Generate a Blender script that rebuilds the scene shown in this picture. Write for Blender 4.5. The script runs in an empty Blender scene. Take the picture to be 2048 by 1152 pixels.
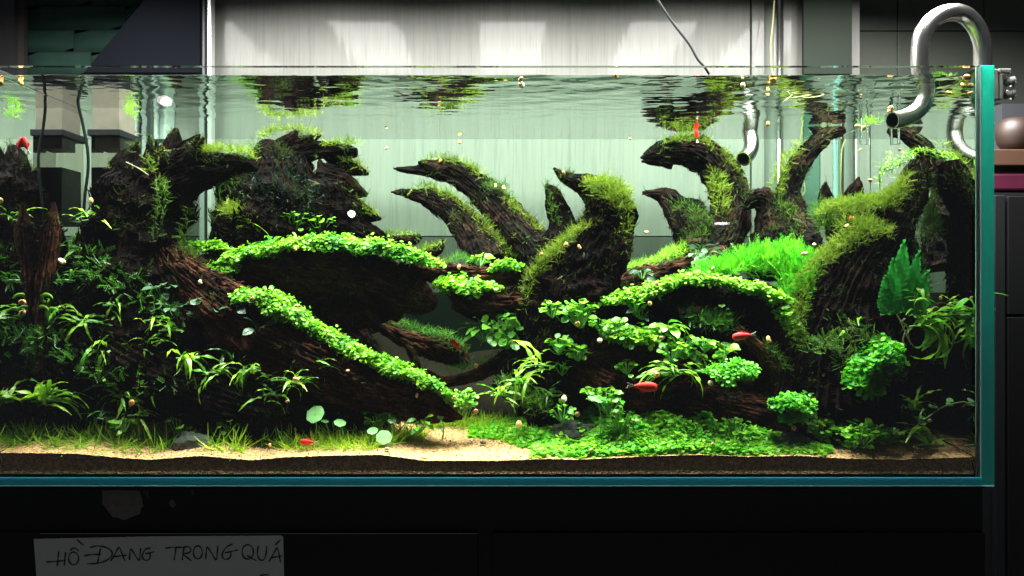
import bpy, math, random
import numpy as np
from mathutils import Vector, Matrix, noise as mn
random.seed(7); rng = np.random.default_rng(7)
C = bpy.context.scene.collection
sc = bpy.context.scene
# ------------------------------------------------------------------ scale: S metres per photo pixel on the front glass
S = 0.00072; D = 1.16; ZC = 1.2
XR = 926*S; XL = -1029*S; YB = 0.50          # right, left, back inner faces of the tank
ZW = ZC+426*S                                 # water level
ZT = ZC+440*S                                 # rim
ZB = ZC-372*S                                 # inner bottom
def P(px, py, d):
    k = S*(1+d/D); return Vector(((px-1024)*k, d, ZC+(576-py)*k))
def R(d): return S*(1+d/D)
# ------------------------------------------------------------------ camera, world, exposure
cam = bpy.data.cameras.new('camera'); co = bpy.data.objects.new('camera', cam); C.objects.link(co)
co.location = (0, -D, ZC); co.rotation_euler = (math.radians(90), 0, 0)
cam.sensor_width = 36; cam.lens = 36*D/(2048*S); cam.clip_start = 0.05; cam.clip_end = 50
sc.camera = co
w = bpy.data.worlds.new('World'); sc.world = w; w.use_nodes = True
w.node_tree.nodes['Background'].inputs[0].default_value = (0.85, 0.92, 1, 1)
w.node_tree.nodes['Background'].inputs[1].default_value = 0.08
sc.view_settings.view_transform = 'Standard'; sc.view_settings.look = 'None'
sc.view_settings.exposure = 0; sc.view_settings.gamma = 1
cy = sc.cycles
cy.use_denoising = True; cy.max_bounces = 10; cy.transparent_max_bounces = 24; cy.glossy_bounces = 6; cy.transmission_bounces = 10
cy.caustics_reflective = False; cy.caustics_refractive = False; cy.sample_clamp_indirect = 4
# ------------------------------------------------------------------ lamps hanging over the tank (the photo's only light)
LAMPX = [-0.80, -0.386, 0.0, 0.386, 0.70]; LAMPZ = ZW+0.37; LAMPY = 0.16; LAMPW = 25.0
for x in LAMPX:
    L = bpy.data.lights.new('tank_light', 'AREA'); L.shape = 'RECTANGLE'; L.size = 0.17; L.size_y = 0.46
    L.energy = LAMPW*(.82 if x < -.6 else 1.05); L.color = (1.0, 0.98, 0.93); L.spread = math.radians(166)
    o = bpy.data.objects.new('tank_light', L); C.objects.link(o); o.location = (x, LAMPY, LAMPZ)

# ================================================================== helpers
def tag(o, label=None, cat=None, group=None, kind=None):
    if label: o['label'] = label
    if cat: o['category'] = cat
    if group: o['group'] = group
    if kind: o['kind'] = kind
    return o
def link(name, me, mat=None, parent=None, loc=None):
    o = bpy.data.objects.new(name, me); C.objects.link(o)
    if mat is not None and not me.materials: me.materials.append(mat)
    if parent is not None: o.parent = parent
    if loc is not None: o.location = loc
    return o
def empty(name, loc=(0, 0, 0)):
    o = bpy.data.objects.new(name, None); C.objects.link(o); o.location = loc; o.empty_display_size = 0.01; return o
def mesh(name, V, F, mat=None, smooth=True, tint=None, uv=None):
    me = bpy.data.meshes.new(name)
    V = np.asarray(V, dtype=np.float32)
    if isinstance(F, np.ndarray):
        n, k = F.shape
        me.vertices.add(len(V)); me.vertices.foreach_set('co', V.ravel())
        me.loops.add(n*k); me.loops.foreach_set('vertex_index', F.ravel().astype(np.int32))
        me.polygons.add(n); me.polygons.foreach_set('loop_start', np.arange(0, n*k, k, dtype=np.int32))
        me.update(calc_edges=True)
    else:
        me.from_pydata([tuple(map(float, v)) for v in V], [], F); me.update()
    if tint is not None:
        a = me.attributes.new('tint', 'FLOAT', 'POINT'); a.data.foreach_set('value', np.asarray(tint, dtype=np.float32))
    if uv is not None:
        a = me.attributes.new('grain', 'FLOAT_VECTOR', 'POINT'); a.data.foreach_set('vector', np.asarray(uv, dtype=np.float32).ravel())
    if smooth: me.polygons.foreach_set('use_smooth', np.ones(len(me.polygons), dtype=bool))
    me.update()
    if mat is not None: me.materials.append(mat)
    return me
class MB:
    def __init__(s): s.v = []; s.f = []
    def box(s, x0, x1, y0, y1, z0, z1):
        b = len(s.v)
        s.v += [(x, y, z) for z in (z0, z1) for y in (y0, y1) for x in (x0, x1)]
        s.f += [tuple(b+i for i in q) for q in ((0, 2, 3, 1), (4, 5, 7, 6), (0, 1, 5, 4), (2, 6, 7, 3), (0, 4, 6, 2), (1, 3, 7, 5))]
        return s
    def tube(s, pts, r, n=12, caps=True, flat=None):
        pts = [Vector(p) for p in pts]; rs = r if isinstance(r, (list, tuple)) else [r]*len(pts)
        b = len(s.v); up = None
        for i, p in enumerate(pts):
            t = (pts[min(i+1, len(pts)-1)]-pts[max(i-1, 0)]).normalized()
            if up is None: up = t.orthogonal().normalized()
            up = (up-t*up.dot(t)).normalized(); q = t.cross(up)
            for j in range(n):
                a = 2*math.pi*j/n
                s.v.append(tuple(p+(up*math.cos(a)+q*math.sin(a))*rs[i]))
        for i in range(len(pts)-1):
            for j in range(n):
                s.f.append((b+i*n+j, b+i*n+(j+1) % n, b+(i+1)*n+(j+1) % n, b+(i+1)*n+j))
        if caps:
            s.f.append(tuple(b+j for j in range(n))[::-1]); s.f.append(tuple(b+(len(pts)-1)*n+j for j in range(n)))
        return s
    def prism(s, poly, y0, y1):
        b = len(s.v); n = len(poly)
        s.v += [(x, y0, z) for x, z in poly]+[(x, y1, z) for x, z in poly]
        s.f.append(tuple(range(b, b+n))); s.f.append(tuple(range(b+2*n-1, b+n-1, -1)))
        for i in range(n): j = (i+1) % n; s.f.append((b+i, b+n+i, b+n+j, b+j))
        return s
    def build(s, name, mat, parent=None, smooth=False, bevel=0):
        me = mesh(name, s.v, s.f, mat, smooth); o = link(name, me, None, parent)
        if bevel:
            m = o.modifiers.new('b', 'BEVEL'); m.width = bevel; m.segments = 2; m.limit_method = 'ANGLE'
        return o
def crom(pts, step):
    """Catmull-Rom resampling of rows of numbers; step in the units of the first three columns."""
    A = np.array(pts, float); n = len(A)
    if n < 2: return A
    E = np.vstack([2*A[0]-A[1], A, 2*A[-1]-A[-2]]); out = []
    for i in range(n-1):
        p0, p1, p2, p3 = E[i], E[i+1], E[i+2], E[i+3]
        k = max(1, int(np.linalg.norm(p2[:3]-p1[:3])/step))
        for j in range(k):
            t = j/k
            out.append(.5*((2*p1)+(-p0+p2)*t+(2*p0-5*p1+4*p2-p3)*t*t+(-p0+3*p1-3*p2+p3)*t**3))
    out.append(A[-1]); return np.array(out)
# ------------------------------------------------------------------ materials
def new_mat(name):
    m = bpy.data.materials.new(name); m.use_nodes = True; nt = m.node_tree
    return m, nt, nt.nodes, nt.links, nt.nodes['Principled BSDF'], nt.nodes['Material Output']
def simple(name, col, rough=.5, metal=0, spec=.5, noise_amt=0.0, nscale=40, bump=0, coat=0):
    m, nt, N, K, b, out = new_mat(name)
    b.inputs['Base Color'].default_value = (*col, 1); b.inputs['Roughness'].default_value = rough
    b.inputs['Metallic'].default_value = metal; b.inputs['Specular IOR Level'].default_value = spec
    b.inputs['Coat Weight'].default_value = coat
    if noise_amt or bump:
        tc = N.new('ShaderNodeTexCoord'); nz = N.new('ShaderNodeTexNoise'); nz.inputs['Scale'].default_value = nscale
        nz.inputs['Detail'].default_value = 6; K.new(tc.outputs['Object'], nz.inputs['Vector'])
        if noise_amt:
            r = N.new('ShaderNodeMix'); r.data_type = 'RGBA'
            r.inputs['A'].default_value = (*[c*(1-noise_amt) for c in col], 1); r.inputs['B'].default_value = (*[min(1, c*(1+noise_amt)) for c in col], 1)
            K.new(nz.outputs['Fac'], r.inputs['Factor']); K.new(r.outputs['Result'], b.inputs['Base Color'])
        if bump:
            bp = N.new('ShaderNodeBump'); bp.inputs['Strength'].default_value = bump; bp.inputs['Distance'].default_value = .002
            K.new(nz.outputs['Fac'], bp.inputs['Height']); K.new(bp.outputs['Normal'], b.inputs['Normal'])
    return m
def leafmat(name, c1, c2, trans=.35, gloss=.35, rough=.45):
    m, nt, N, K, b, out = new_mat(name)
    at = N.new('ShaderNodeAttribute'); at.attribute_name = 'tint'
    oi = N.new('ShaderNodeObjectInfo'); ad = N.new('ShaderNodeMath'); ad.operation = 'ADD'
    fr = N.new('ShaderNodeMath'); fr.operation = 'FRACT'
    K.new(at.outputs['Fac'], ad.inputs[0]); K.new(oi.outputs['Random'], ad.inputs[1]); K.new(ad.outputs[0], fr.inputs[0])
    mx = N.new('ShaderNodeMix'); mx.data_type = 'RGBA'; mx.inputs['A'].default_value = (*c1, 1); mx.inputs['B'].default_value = (*c2, 1)
    K.new(fr.outputs[0], mx.inputs['Factor'])
    K.new(mx.outputs['Result'], b.inputs['Base Color']); b.inputs['Roughness'].default_value = rough; b.inputs['Specular IOR Level'].default_value = gloss
    tr = N.new('ShaderNodeBsdfTranslucent'); K.new(mx.outputs['Result'], tr.inputs['Color'])
    ms = N.new('ShaderNodeMixShader'); ms.inputs[0].default_value = trans
    K.new(b.outputs[0], ms.inputs[1]); K.new(tr.outputs[0], ms.inputs[2]); K.new(ms.outputs[0], out.inputs['Surface'])
    return m
def woodmat(name, dark, mid, light, lo=.45, hi=.72):
    m, nt, N, K, b, out = new_mat(name)
    at = N.new('ShaderNodeAttribute'); at.attribute_name = 'grain'
    mp = N.new('ShaderNodeMapping'); mp.inputs['Scale'].default_value = (170, 170, 26); K.new(at.outputs['Vector'], mp.inputs['Vector'])
    n1 = N.new('ShaderNodeTexNoise'); n1.inputs['Scale'].default_value = 1; n1.inputs['Detail'].default_value = 6; n1.inputs['Roughness'].default_value = .7; n1.inputs['Distortion'].default_value = 1.6
    K.new(mp.outputs[0], n1.inputs['Vector'])
    tc = N.new('ShaderNodeTexCoord'); n2 = N.new('ShaderNodeTexNoise'); n2.inputs['Scale'].default_value = 26; n2.inputs['Detail'].default_value = 4
    K.new(tc.outputs['Object'], n2.inputs['Vector'])
    r1 = N.new('ShaderNodeValToRGB'); e = r1.color_ramp.elements
    e[0].position = .3; e[0].color = (*dark, 1); e[1].position = .66; e[1].color = (*mid, 1)
    K.new(n1.outputs['Fac'], r1.inputs[0])
    r2 = N.new('ShaderNodeMapRange'); r2.inputs[1].default_value = lo; r2.inputs[2].default_value = hi; K.new(n2.outputs['Fac'], r2.inputs[0])
    r3 = N.new('ShaderNodeMapRange'); r3.inputs[1].default_value = .42; r3.inputs[2].default_value = .7; K.new(n1.outputs['Fac'], r3.inputs[0])
    mu = N.new('ShaderNodeMath'); mu.operation = 'MULTIPLY'; K.new(r2.outputs[0], mu.inputs[0]); K.new(r3.outputs[0], mu.inputs[1])
    mx = N.new('ShaderNodeMix'); mx.data_type = 'RGBA'; K.new(mu.outputs[0], mx.inputs['Factor']); K.new(r1.outputs[0], mx.inputs['A']); mx.inputs['B'].default_value = (*light, 1)
    K.new(mx.outputs['Result'], b.inputs['Base Color']); b.inputs['Roughness'].default_value = .65; b.inputs['Specular IOR Level'].default_value = .02
    bp = N.new('ShaderNodeBump'); bp.inputs['Strength'].default_value = 1; bp.inputs['Distance'].default_value = .002
    K.new(n1.outputs['Fac'], bp.inputs['Height']); K.new(bp.outputs['Normal'], b.inputs['Normal'])
    return m
def clear(name, ior, tint=(1, 1, 1), rough=0.0, absorb=None, scatter=None):
    """thin clear sheet: Fresnel mirror over straight-through light (total reflection past the critical angle from inside)"""
    m, nt, N, K, b, out = new_mat(name); N.remove(b)
    fr = N.new('ShaderNodeFresnel'); fr.inputs['IOR'].default_value = ior
    g = N.new('ShaderNodeBsdfGlossy'); g.inputs['Roughness'].default_value = rough
    t = N.new('ShaderNodeBsdfTransparent'); t.inputs['Color'].default_value = (*tint, 1)
    ms = N.new('ShaderNodeMixShader'); K.new(fr.outputs[0], ms.inputs[0]); K.new(t.outputs[0], ms.inputs[1]); K.new(g.outputs[0], ms.inputs[2])
    K.new(ms.outputs[0], out.inputs['Surface'])
    if absorb:
        va = N.new('ShaderNodeVolumeAbsorption'); va.inputs['Color'].default_value = (*absorb[0], 1); va.inputs['Density'].default_value = absorb[1]
        last = va.outputs[0]
        if scatter:
            vs = N.new('ShaderNodeVolumeScatter'); vs.inputs['Color'].default_value = (*scatter[0], 1); vs.inputs['Density'].default_value = scatter[1]
            ad = N.new('ShaderNodeAddShader'); K.new(last, ad.inputs[0]); K.new(vs.outputs[0], ad.inputs[1]); last = ad.outputs[0]
        K.new(last, out.inputs['Volume'])
    return m
M = {}
M['wood'] = woodmat('driftwood', (.002, .0014, .0013), (.0025, .0012, .0009), (.026, .0095, .0055))
M['redwood'] = woodmat('red driftwood', (.003, .0016, .0013), (.014, .006, .004), (.15, .056, .03), .36, .56)
M['backwood'] = woodmat('grey driftwood', (.003, .0028, .0025), (.0055, .0042, .0036), (.08, .038, .026))
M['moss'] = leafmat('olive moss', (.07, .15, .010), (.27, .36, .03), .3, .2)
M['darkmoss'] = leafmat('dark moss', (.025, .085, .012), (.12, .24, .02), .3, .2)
M['floorcarpet'] = leafmat('floor carpet leaf', (.045, .44, .012), (.48, .80, .04), .4, .4)
M['fuzz'] = leafmat('moss fuzz', (.012, .035, .006), (.10, .15, .02), .25, .2)
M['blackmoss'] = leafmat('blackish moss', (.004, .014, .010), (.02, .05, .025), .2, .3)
M['carpet'] = leafmat('carpet leaf', (.04, .27, .008), (.33, .62, .02), .4, .4)
M['greencarpet'] = leafmat('green carpet leaf', (.02, .30, .010), (.20, .62, .02), .4, .4)
M['fern'] = leafmat('fern leaf', (.07, .28, .010), (.38, .64, .03), .35, .5, .35)
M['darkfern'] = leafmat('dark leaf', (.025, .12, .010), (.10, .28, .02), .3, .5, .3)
M['grey_leaf'] = leafmat('grey green leaf', (.03, .09, .045), (.12, .22, .10), .2, .6, .3)
M['bush'] = leafmat('bush leaf', (.05, .28, .010), (.28, .60, .03), .35, .5, .35)
M['penny'] = leafmat('round pale leaf', (.22, .60, .18), (.42, .78, .30), .3, .5, .35)
M['grass'] = leafmat('grass blade', (.10, .38, .015), (.42, .62, .04), .35, .3)
M['brightgrass'] = leafmat('yellow green blade', (.22, .52, .015), (.60, .74, .05), .35, .3)
M['oldgrass'] = leafmat('dull grass', (.04, .16, .015), (.13, .30, .03), .35, .2)
M['stem'] = simple('plant stem', (.10, .28, .05), .5)
M['root'] = simple('pale root', (.35, .30, .16), .6)
M['steel'] = simple('brushed steel', (.46, .46, .43), .24, 1, noise_amt=.35, nscale=60, bump=.08)
M['black'] = simple('black gloss board', (.0035, .004, .0042), .25, 0, .5, noise_amt=.2, nscale=3)
M['blackmatt'] = simple('black plastic', (.008, .009, .011), .6, 0, .2)
M['navy'] = simple('dark blue board', (.0025, .0032, .005), .9, 0, .05, noise_amt=.15, nscale=6)
M['snail'] = simple('snail shell', (.88, .42, .14), .3, noise_amt=.3, nscale=260, coat=.3)
M['foot'] = simple('snail foot', (.42, .27, .15), .5)
M['red'] = simple('red scales', (.85, .010, .006), .6, noise_amt=.25, nscale=300)
M['palefin'] = simple('pale fin', (.55, .50, .38), .4)
M['eye'] = simple('fish eye', (.01, .01, .01), .1)
M['stone'] = simple('grey stone', (.06, .065, .058), .85, 0, .15, noise_amt=.5, nscale=60, bump=.6)
M['paper'] = simple('white paper', (.48, .49, .48), .9, noise_amt=.06, nscale=30)
M['ink'] = simple('black marker ink', (.02, .02, .025), .6)
M['cable'] = simple('dark cable', (.004, .007, .007), .7, 0, .1)
M['yellow'] = simple('yellow hose', (.20, .21, .07), .6)

# ================================================================== backdrop: panelled wall, block wall, tiles, boards
YW = 0.64
def X(px, d): return (px-1024)*R(d)
def Z(py, d): return ZC+(576-py)*R(d)
def panelmat():
    m, nt, N, K, b, out = new_mat('wood grain wall panel')
    tc = N.new('ShaderNodeTexCoord'); mp = N.new('ShaderNodeMapping'); mp.inputs['Scale'].default_value = (60, 1, 2.2); K.new(tc.outputs['Object'], mp.inputs['Vector'])
    n1 = N.new('ShaderNodeTexNoise'); n1.inputs['Scale'].default_value = 1; n1.inputs['Detail'].default_value = 7; n1.inputs['Roughness'].default_value = .6; n1.inputs['Distortion'].default_value = .6
    K.new(mp.outputs[0], n1.inputs['Vector'])
    mp2 = N.new('ShaderNodeMapping'); mp2.inputs['Scale'].default_value = (230, 1, 9); K.new(tc.outputs['Object'], mp2.inputs['Vector'])
    n3 = N.new('ShaderNodeTexNoise'); n3.inputs['Scale'].default_value = 1; n3.inputs['Detail'].default_value = 4; K.new(mp2.outputs[0], n3.inputs['Vector'])
    r = N.new('ShaderNodeValToRGB'); e = r.color_ramp.elements
    e[0].position = .38; e[0].color = (.140, .142, .134, 1); e[1].position = .60; e[1].color = (.154, .156, .147, 1); K.new(n1.outputs['Fac'], r.inputs[0])
    r4 = N.new('ShaderNodeMapRange'); r4.inputs[1].default_value = .35; r4.inputs[2].default_value = .5; r4.inputs[3].default_value = .88; r4.inputs[4].default_value = 1; K.new(n3.outputs['Fac'], r4.inputs[0])
    mu = N.new('ShaderNodeMix'); mu.data_type = 'RGBA'; mu.blend_type = 'MULTIPLY'; mu.inputs['Factor'].default_value = 1
    K.new(r.outputs[0], mu.inputs['A']); K.new(r4.outputs[0], mu.inputs['B']); K.new(mu.outputs['Result'], b.inputs['Base Color'])
    b.inputs['Roughness'].default_value = .09; b.inputs['Specular IOR Level'].default_value = .045
    n2 = N.new('ShaderNodeTexNoise'); n2.inputs['Scale'].default_value = 1; mp3 = N.new('ShaderNodeMapping'); mp3.inputs['Scale'].default_value = (35, 1, 6); K.new(tc.outputs['Object'], mp3.inputs['Vector']); K.new(mp3.outputs[0], n2.inputs['Vector'])
    bp = N.new('ShaderNodeBump'); bp.inputs['Strength'].default_value = .2; bp.inputs['Distance'].default_value = .004; K.new(n2.outputs['Fac'], bp.inputs['Height']); K.new(bp.outputs['Normal'], b.inputs['Normal'])
    return m
M['panel'] = panelmat()
M['shadedpanel'] = panelmat(); [e_.__setattr__('color', (*[c*.42 for c in e_.color[:3]], 1)) for nd in M['shadedpanel'].node_tree.nodes if nd.type == 'VALTORGB' for e_ in nd.color_ramp.elements]  # light falloff down the wall painted in: lower panels get a darker colour
M['trim'] = simple('grey trim', (.25, .26, .25), .3, noise_amt=.1)
wallroot = empty('panelled_wall', (0, YW, 0)); tag(wallroot, kind='structure')
def wpart(name, x0, x1, z0, z1, mat, y0=0, y1=.02, bevel=.0015):
    o = MB().box(x0, x1, y0, y1, z0, z1).build(name, mat, wallroot, bevel=bevel); return o
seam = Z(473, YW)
xs = [350, 620, 880, 1140, 1400, 1500]
for a, c in zip(xs[:-1], xs[1:]):
    wpart('wall_panel', X(a, YW)+.0001, X(c, YW)-.0001, seam+.0012, 2.4, M['panel'], bevel=.0003)
    wpart('wall_panel', X(a, YW)+.0001, X(c, YW)-.0001, -.0, seam-.0012, M['shadedpanel'], bevel=.0003)
wpart('wall_backing', X(340, YW), X(1720, YW), 0, 2.4, M['trim'], .03, .04)
wpart('trim_strip', X(1503, YW), X(1528, YW), 0, 2.4, M['panel'], -.004, .018)
wpart('dark_gap', X(1529, YW), X(1551, YW), 0, 2.4, simple('dark recess', (.10, .11, .10), .7), .008, .02)
wpart('trim_strip', X(1566, YW), X(1606, YW), 0, 2.4, M['panel'], -.002, .018)
wpart('dark_strip', X(1607, YW), X(1640, YW), 0, 2.4, simple('dark green strip', (.03, .07, .055), .5), -.001, .02)
wpart('wall_panel', X(1641, YW), X(1720, YW), 0, 2.4, M['panel'], 0, .02)
for nm_, xa_, xb_ in (('far_wall', X(1715, YW), 3.5), ('far_wall', -3.5, X(336, YW))):
    tag(MB().box(xa_, xb_, .74, .78, 0, 3).build(nm_, simple('dark plaster', (.03, .035, .032), .9), None), kind='structure')
tag(MB().box(X(330, .57), X(1720, .57), .575, .585, .3, Z(585, .57)).build('hollow_shade_board', simple('hollow shade green', (.011, .015, .013), .9, 0, .05)), 'low dark board added behind the tank as the shade seen through the hollow', 'board')  # added dark sheet, stands in for shade on the wall behind the hollow
tag(MB().tube([(X(1558, .60), .60, 0), (X(1558, .60), .60, 2.4)], 4.5*R(.60), 16).build('steel_pole', M['steel'], smooth=True), 'slim upright steel pole in front of the panelled wall', 'pole')
tag(MB().tube([P(1551, -40, .58), P(1546, 40, .58), P(1541, 90, .58), P(1543, 140, .58), P(1600, 300, .58), P(1610, 380, .57), P(1590, 440, .57)], .0018, 8).build('yellow_hose', M['yellow'], smooth=True), 'thin yellowish air hose hanging beside the steel pole', 'hose')
# cable from the lamps into the tank
cp = crom([(*P(1310, -8, .3), 0), (*P(1345, 45, .3), 0), (*P(1378, 88, .3), 0), (*P(1395, 118, .3), 0), (*P(1409, 134, .3), 0), (*P(1418, 148, .31), 0)], .006)
tag(MB().tube([p[:3] for p in cp], .0022, 8).build('hanging_cable', M['cable'], smooth=True), 'dark cable hanging slantwise in front of the pale wall above the tank', 'cable')
# frame at left of the wall
fr = empty('door_frame', (X(408, .61), .60, 0)); tag(fr, 'tall grey metal door frame left of the pale panelled wall', 'door frame')
MB().box(-.006, .004, 0, .02, 0, 2.4).build('frame_post', simple('grey metal', (.16, .17, .18), .35), fr)
MB().box(.006, .011, .004, .02, 0, 2.4).build('frame_gap', M['blackmatt'], fr)
MB().box(.012, .021, -.004, .02, 0, 2.4).build('frame_edge', simple('pale metal', (.45, .46, .46), .3, .4), fr, bevel=.002)
# pipes behind the left rear corner
for k, (px, rr, ds) in enumerate([(282, 14, 'leftmost, beside the filter box'), (308, 12, 'middle one behind the stump'), (334, 14, 'rightmost, next to the pale panels')]):
    tag(MB().tube([(X(px, .56), .56, 0), (X(px, .56), .56, ZT-.01)], rr*R(.56), 20).build('grey_pipe', simple('grey plastic pipe', (.13+.05*(k % 2), .15+.05*(k % 2), .155+.05*(k % 2)), .35), smooth=True),
        'upright grey pipe behind the tank corner, '+ds, 'pipe', 'grey pipes behind the left corner')
# dark board with slanted edge
bd = MB().prism([(X(292, .59), Z(-60, .59)), (X(292, .59), Z(0, .59)), (X(182, .59), Z(132, .59)), (X(170, .59), Z(146, .59)), (X(401, .59), Z(146, .59)), (X(401, .59), Z(-60, .59))], .585, .60).build('slanted_board', M['navy'])
tag(bd, 'dark navy board with a slanting left edge above the tank', 'board')
# green block wall
gw = empty('block_wall', (0, .68, 0)); tag(gw, kind='structure')
gm = simple('green painted stone', (.008, .038, .027), .9, noise_amt=.35, nscale=25, bump=.9)
MB().box(X(-60, .68), X(330, .68), .03, .05, Z(420, .68), 2.4).build('mortar', simple('dark mortar', (.006, .014, .012), .9), gw)
rows = [-50, 3, 51, 96, 142, 188]
for i in range(len(rows)-1):
    xx = 38 if i % 2 else 4
    while xx < 320:
        ww = random.choice((130, 165, 200))
        V = MB(); x0, x1 = X(xx, .68)+.0012, X(min(xx+ww, 330), .68)-.0012; z1, z0 = Z(rows[i], .68)-.0012, Z(rows[i+1], .68)+.0012
        n = 6
        for a in range(n+1):
            for b in range(n+1):
                px_, pz_ = x0+(x1-x0)*a/n, z0+(z1-z0)*b/n
                edge = (a in (0, n) or b in (0, n))
                V.v.append((px_, .03 if edge else .022+.006*mn.noise(Vector((px_*40, pz_*40, i))), pz_))
        for a in range(n):
            for b in range(n):
                q = a*(n+1)+b; V.f.append((q, q+n+1, q+n+2, q+1))
        V.build('stone_block', gm, gw, smooth=True)
        xx += ww
tag(MB().box(X(33, .66), X(50, .66), .655, .67, Z(200, .66), 2.4).build('dark_post', simple('dark brown post', (.02, .017, .015), .6)), 'dark upright post in front of the green block wall', 'post')
tag(MB().box(X(-60, .65), X(33, .65), .64, .66, Z(200, .65), 2.4).build('dark_cupboard', simple('dark cupboard', (.014, .014, .016), .5, noise_amt=.4, nscale=9)), 'dark cupboard side at the far top left corner', 'cupboard')
# tiled wall right
tw = empty('tiled_wall', (0, .70, 0)); tag(tw, kind='structure')
tm = simple('dull grey tile', (.06, .068, .056), .5, 0, .2, noise_amt=.12, nscale=12)
MB().box(X(1600, .70), X(2200, .70), .012, .03, -.0, 2.4).build('grout', simple('dark grout', (.02, .022, .02), .9), tw)
cols = [1606, 1707, 1795, 1968, 2130]; trs = [-120, 62, 208, 360, 520]
for a, c in zip(cols[:-1], cols[1:]):
    for r0, r1 in zip(trs[:-1], trs[1:]):
        if a < 1700 and r0 > 150: continue
        MB().box(X(a, .70)+.001, X(c, .70)-.001, 0, .011, Z(r1, .70)+.001, Z(r0, .70)-.001).build('wall_tile', tm, tw, bevel=.001)
tag(MB().box(X(1604, .61), X(1700, .61), .60, .61, Z(150, .61), 2.4).build('grey_board', simple('dull grey green board', (.014, .018, .014), .9, 0, .1, noise_amt=.1, nscale=8)), 'grey green board right of the pale panels above the rim', 'board')
# right-hand shelf things
tag(MB().box(X(1975, .55), X(2160, .55), .50, .56, Z(302, .5), Z(207, .5)).build('blue_grey_board', simple('blue grey board', (.028, .031, .036), .7)), 'blue grey board standing behind the brown pot', 'board')
def lathe(prof, n=28):
    V = []; F = []
    for r_, z_ in prof:
        for j in range(n): a = 2*math.pi*j/n; V.append((r_*math.cos(a), r_*math.sin(a), z_))
    for i in range(len(prof)-1):
        for j in range(n): F.append((i*n+j, i*n+(j+1) % n, (i+1)*n+(j+1) % n, (i+1)*n+j))
    return V, F
k = R(.38)
V, F = lathe([(0, 0), (22*k, 0), (31*k, 12*k), (36*k, 32*k), (33*k, 50*k), (22*k, 62*k), (0, 66*k)])
pot = link('brown_pot', mesh('brown_pot', V, F, simple('brown glaze', (.022, .010, .007), .55, noise_amt=.4, nscale=20)), loc=P(2030, 300, .38))
tag(pot, 'round brown clay pot on the wooden shelf right of the tank', 'pot')
tag(MB().box(X(1978, .33), X(2160, .33), .33, .46, Z(331, .33), Z(302, .35)).build('wooden_shelf', simple('orange brown wood', (.055, .024, .012), .6, noise_amt=.3, nscale=30), bevel=.002), 'orange brown wooden shelf board carrying the brown pot', 'shelf')
tag(MB().box(X(1978, .33), X(2160, .33), .335, .46, Z(380, .33), Z(346, .33)).build('magenta_box', simple('magenta plastic', (.05, .002, .016), .5, noise_amt=.3, nscale=40), bevel=.004), 'magenta plastic box under the wooden shelf', 'box')
cb = empty('black_cupboard', (X(1985, .3), .30, 0)); tag(cb, 'tall black cupboard standing right of the tank', 'cupboard')
MB().box(0, .20, .01, .18, 0, Z(384, .3)).build('cupboard_body', M['blackmatt'], cb)
for (r0, r1) in ((392, 630), (634, 1300)):
    MB().box(.028, .19, 0, .009, Z(r1, .3), Z(r0, .3)).build('cupboard_door', simple('black door', (.007, .007, .008), .5, 0, .12), cb, bevel=.002)
MB().box(.004, .024, 0, .009, 0, Z(390, .3)).build('side_post', M['blackmatt'], cb, bevel=.002)
# room floor
fl = link('floor', mesh('floor', [(-4, -4, 0), (4, -4, 0), (4, 4, 0), (-4, 4, 0)], [(0, 1, 2, 3)], simple('dark floor', (.06, .055, .05), .5, noise_amt=.2, nscale=5))); tag(fl, kind='structure')

# ================================================================== cabinet under the tank
cab = empty('aquarium_cabinet', (0, .005, 0)); tag(cab, 'black glossy cabinet carrying the aquarium', 'cabinet')
ztop = Z(970, 0)-.0005
MB().box(X(-60, 0), X(1974, 0), .006, .56, 0, ztop-.006).build('cabinet_body', M['black'], cab)
MB().box(X(-60, 0), X(1974, 0), -.002, .56, ztop-.0055, ztop).build('rubber_mat', simple('black foam mat', (.006, .006, .007), .9), cab)
for a, c in ((-60, 955), (985, 1972)):
    MB().box(X(a, 0), X(c, 0), -.004, .005, .03, Z(1067, 0)).build('cabinet_door', M['black'], cab, bevel=.0012)
tornm = simple('grey paper scraps', (.14, .13, .12), .9, noise_amt=.35, nscale=120)
MB().box(X(80, 0), X(955, 0), -.0046, -.0038, Z(1068.2, 0), Z(1067, 0)).build('door_edge_highlight', simple('edge highlight', (.22, .22, .21), .5), cab)  # highlight along the door top, painted as a thin pale strip
def flat(name, polyz, y, label, cat, mat, group=None, parent=None, th=.0003):
    o = MB().prism([(X(a, 0), Z(b, 0)) for a, b in polyz], y-th, y).build(name, mat, parent)
    if label: tag(o, label, cat, group)
    return o
z2 = lambda L: [(a/2.9243, 758+b/2.9239) for a, b in L]
flat('torn_sticker', z2([(573, 662), (690, 660), (803, 664), (800, 680), (812, 710), (820, 755), (806, 765), (800, 800), (760, 815), (706, 838), (660, 820), (640, 822), (600, 770), (590, 752), (576, 740), (580, 700)]), .0105, 'torn grey sticker left on the black cabinet below the glass', 'sticker', tornm)
flat('paper_scrap', z2([(812, 662), (854, 660), (852, 700), (835, 698), (815, 672)]), .0105, 'small paper scrap right beside the torn sticker', 'paper scrap', simple('dim scrap', (.05, .05, .05), .9), 'paper scraps on the cabinet')
flat('paper_scrap', z2([(968, 735), (990, 712), (1008, 730), (1012, 752), (992, 766), (975, 750)]), .0105, 'diamond shaped paper scrap on the cabinet', 'paper scrap', simple('dim scrap', (.09, .09, .09), .9), 'paper scraps on the cabinet')
flat('paper_scrap', z2([(1095, 662), (1120, 656), (1122, 685), (1104, 690)]), .0105, 'tiny rounded paper scrap furthest from the torn sticker', 'paper scrap', simple('dim scrap', (.06, .06, .06), .9), 'paper scraps on the cabinet')
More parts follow.
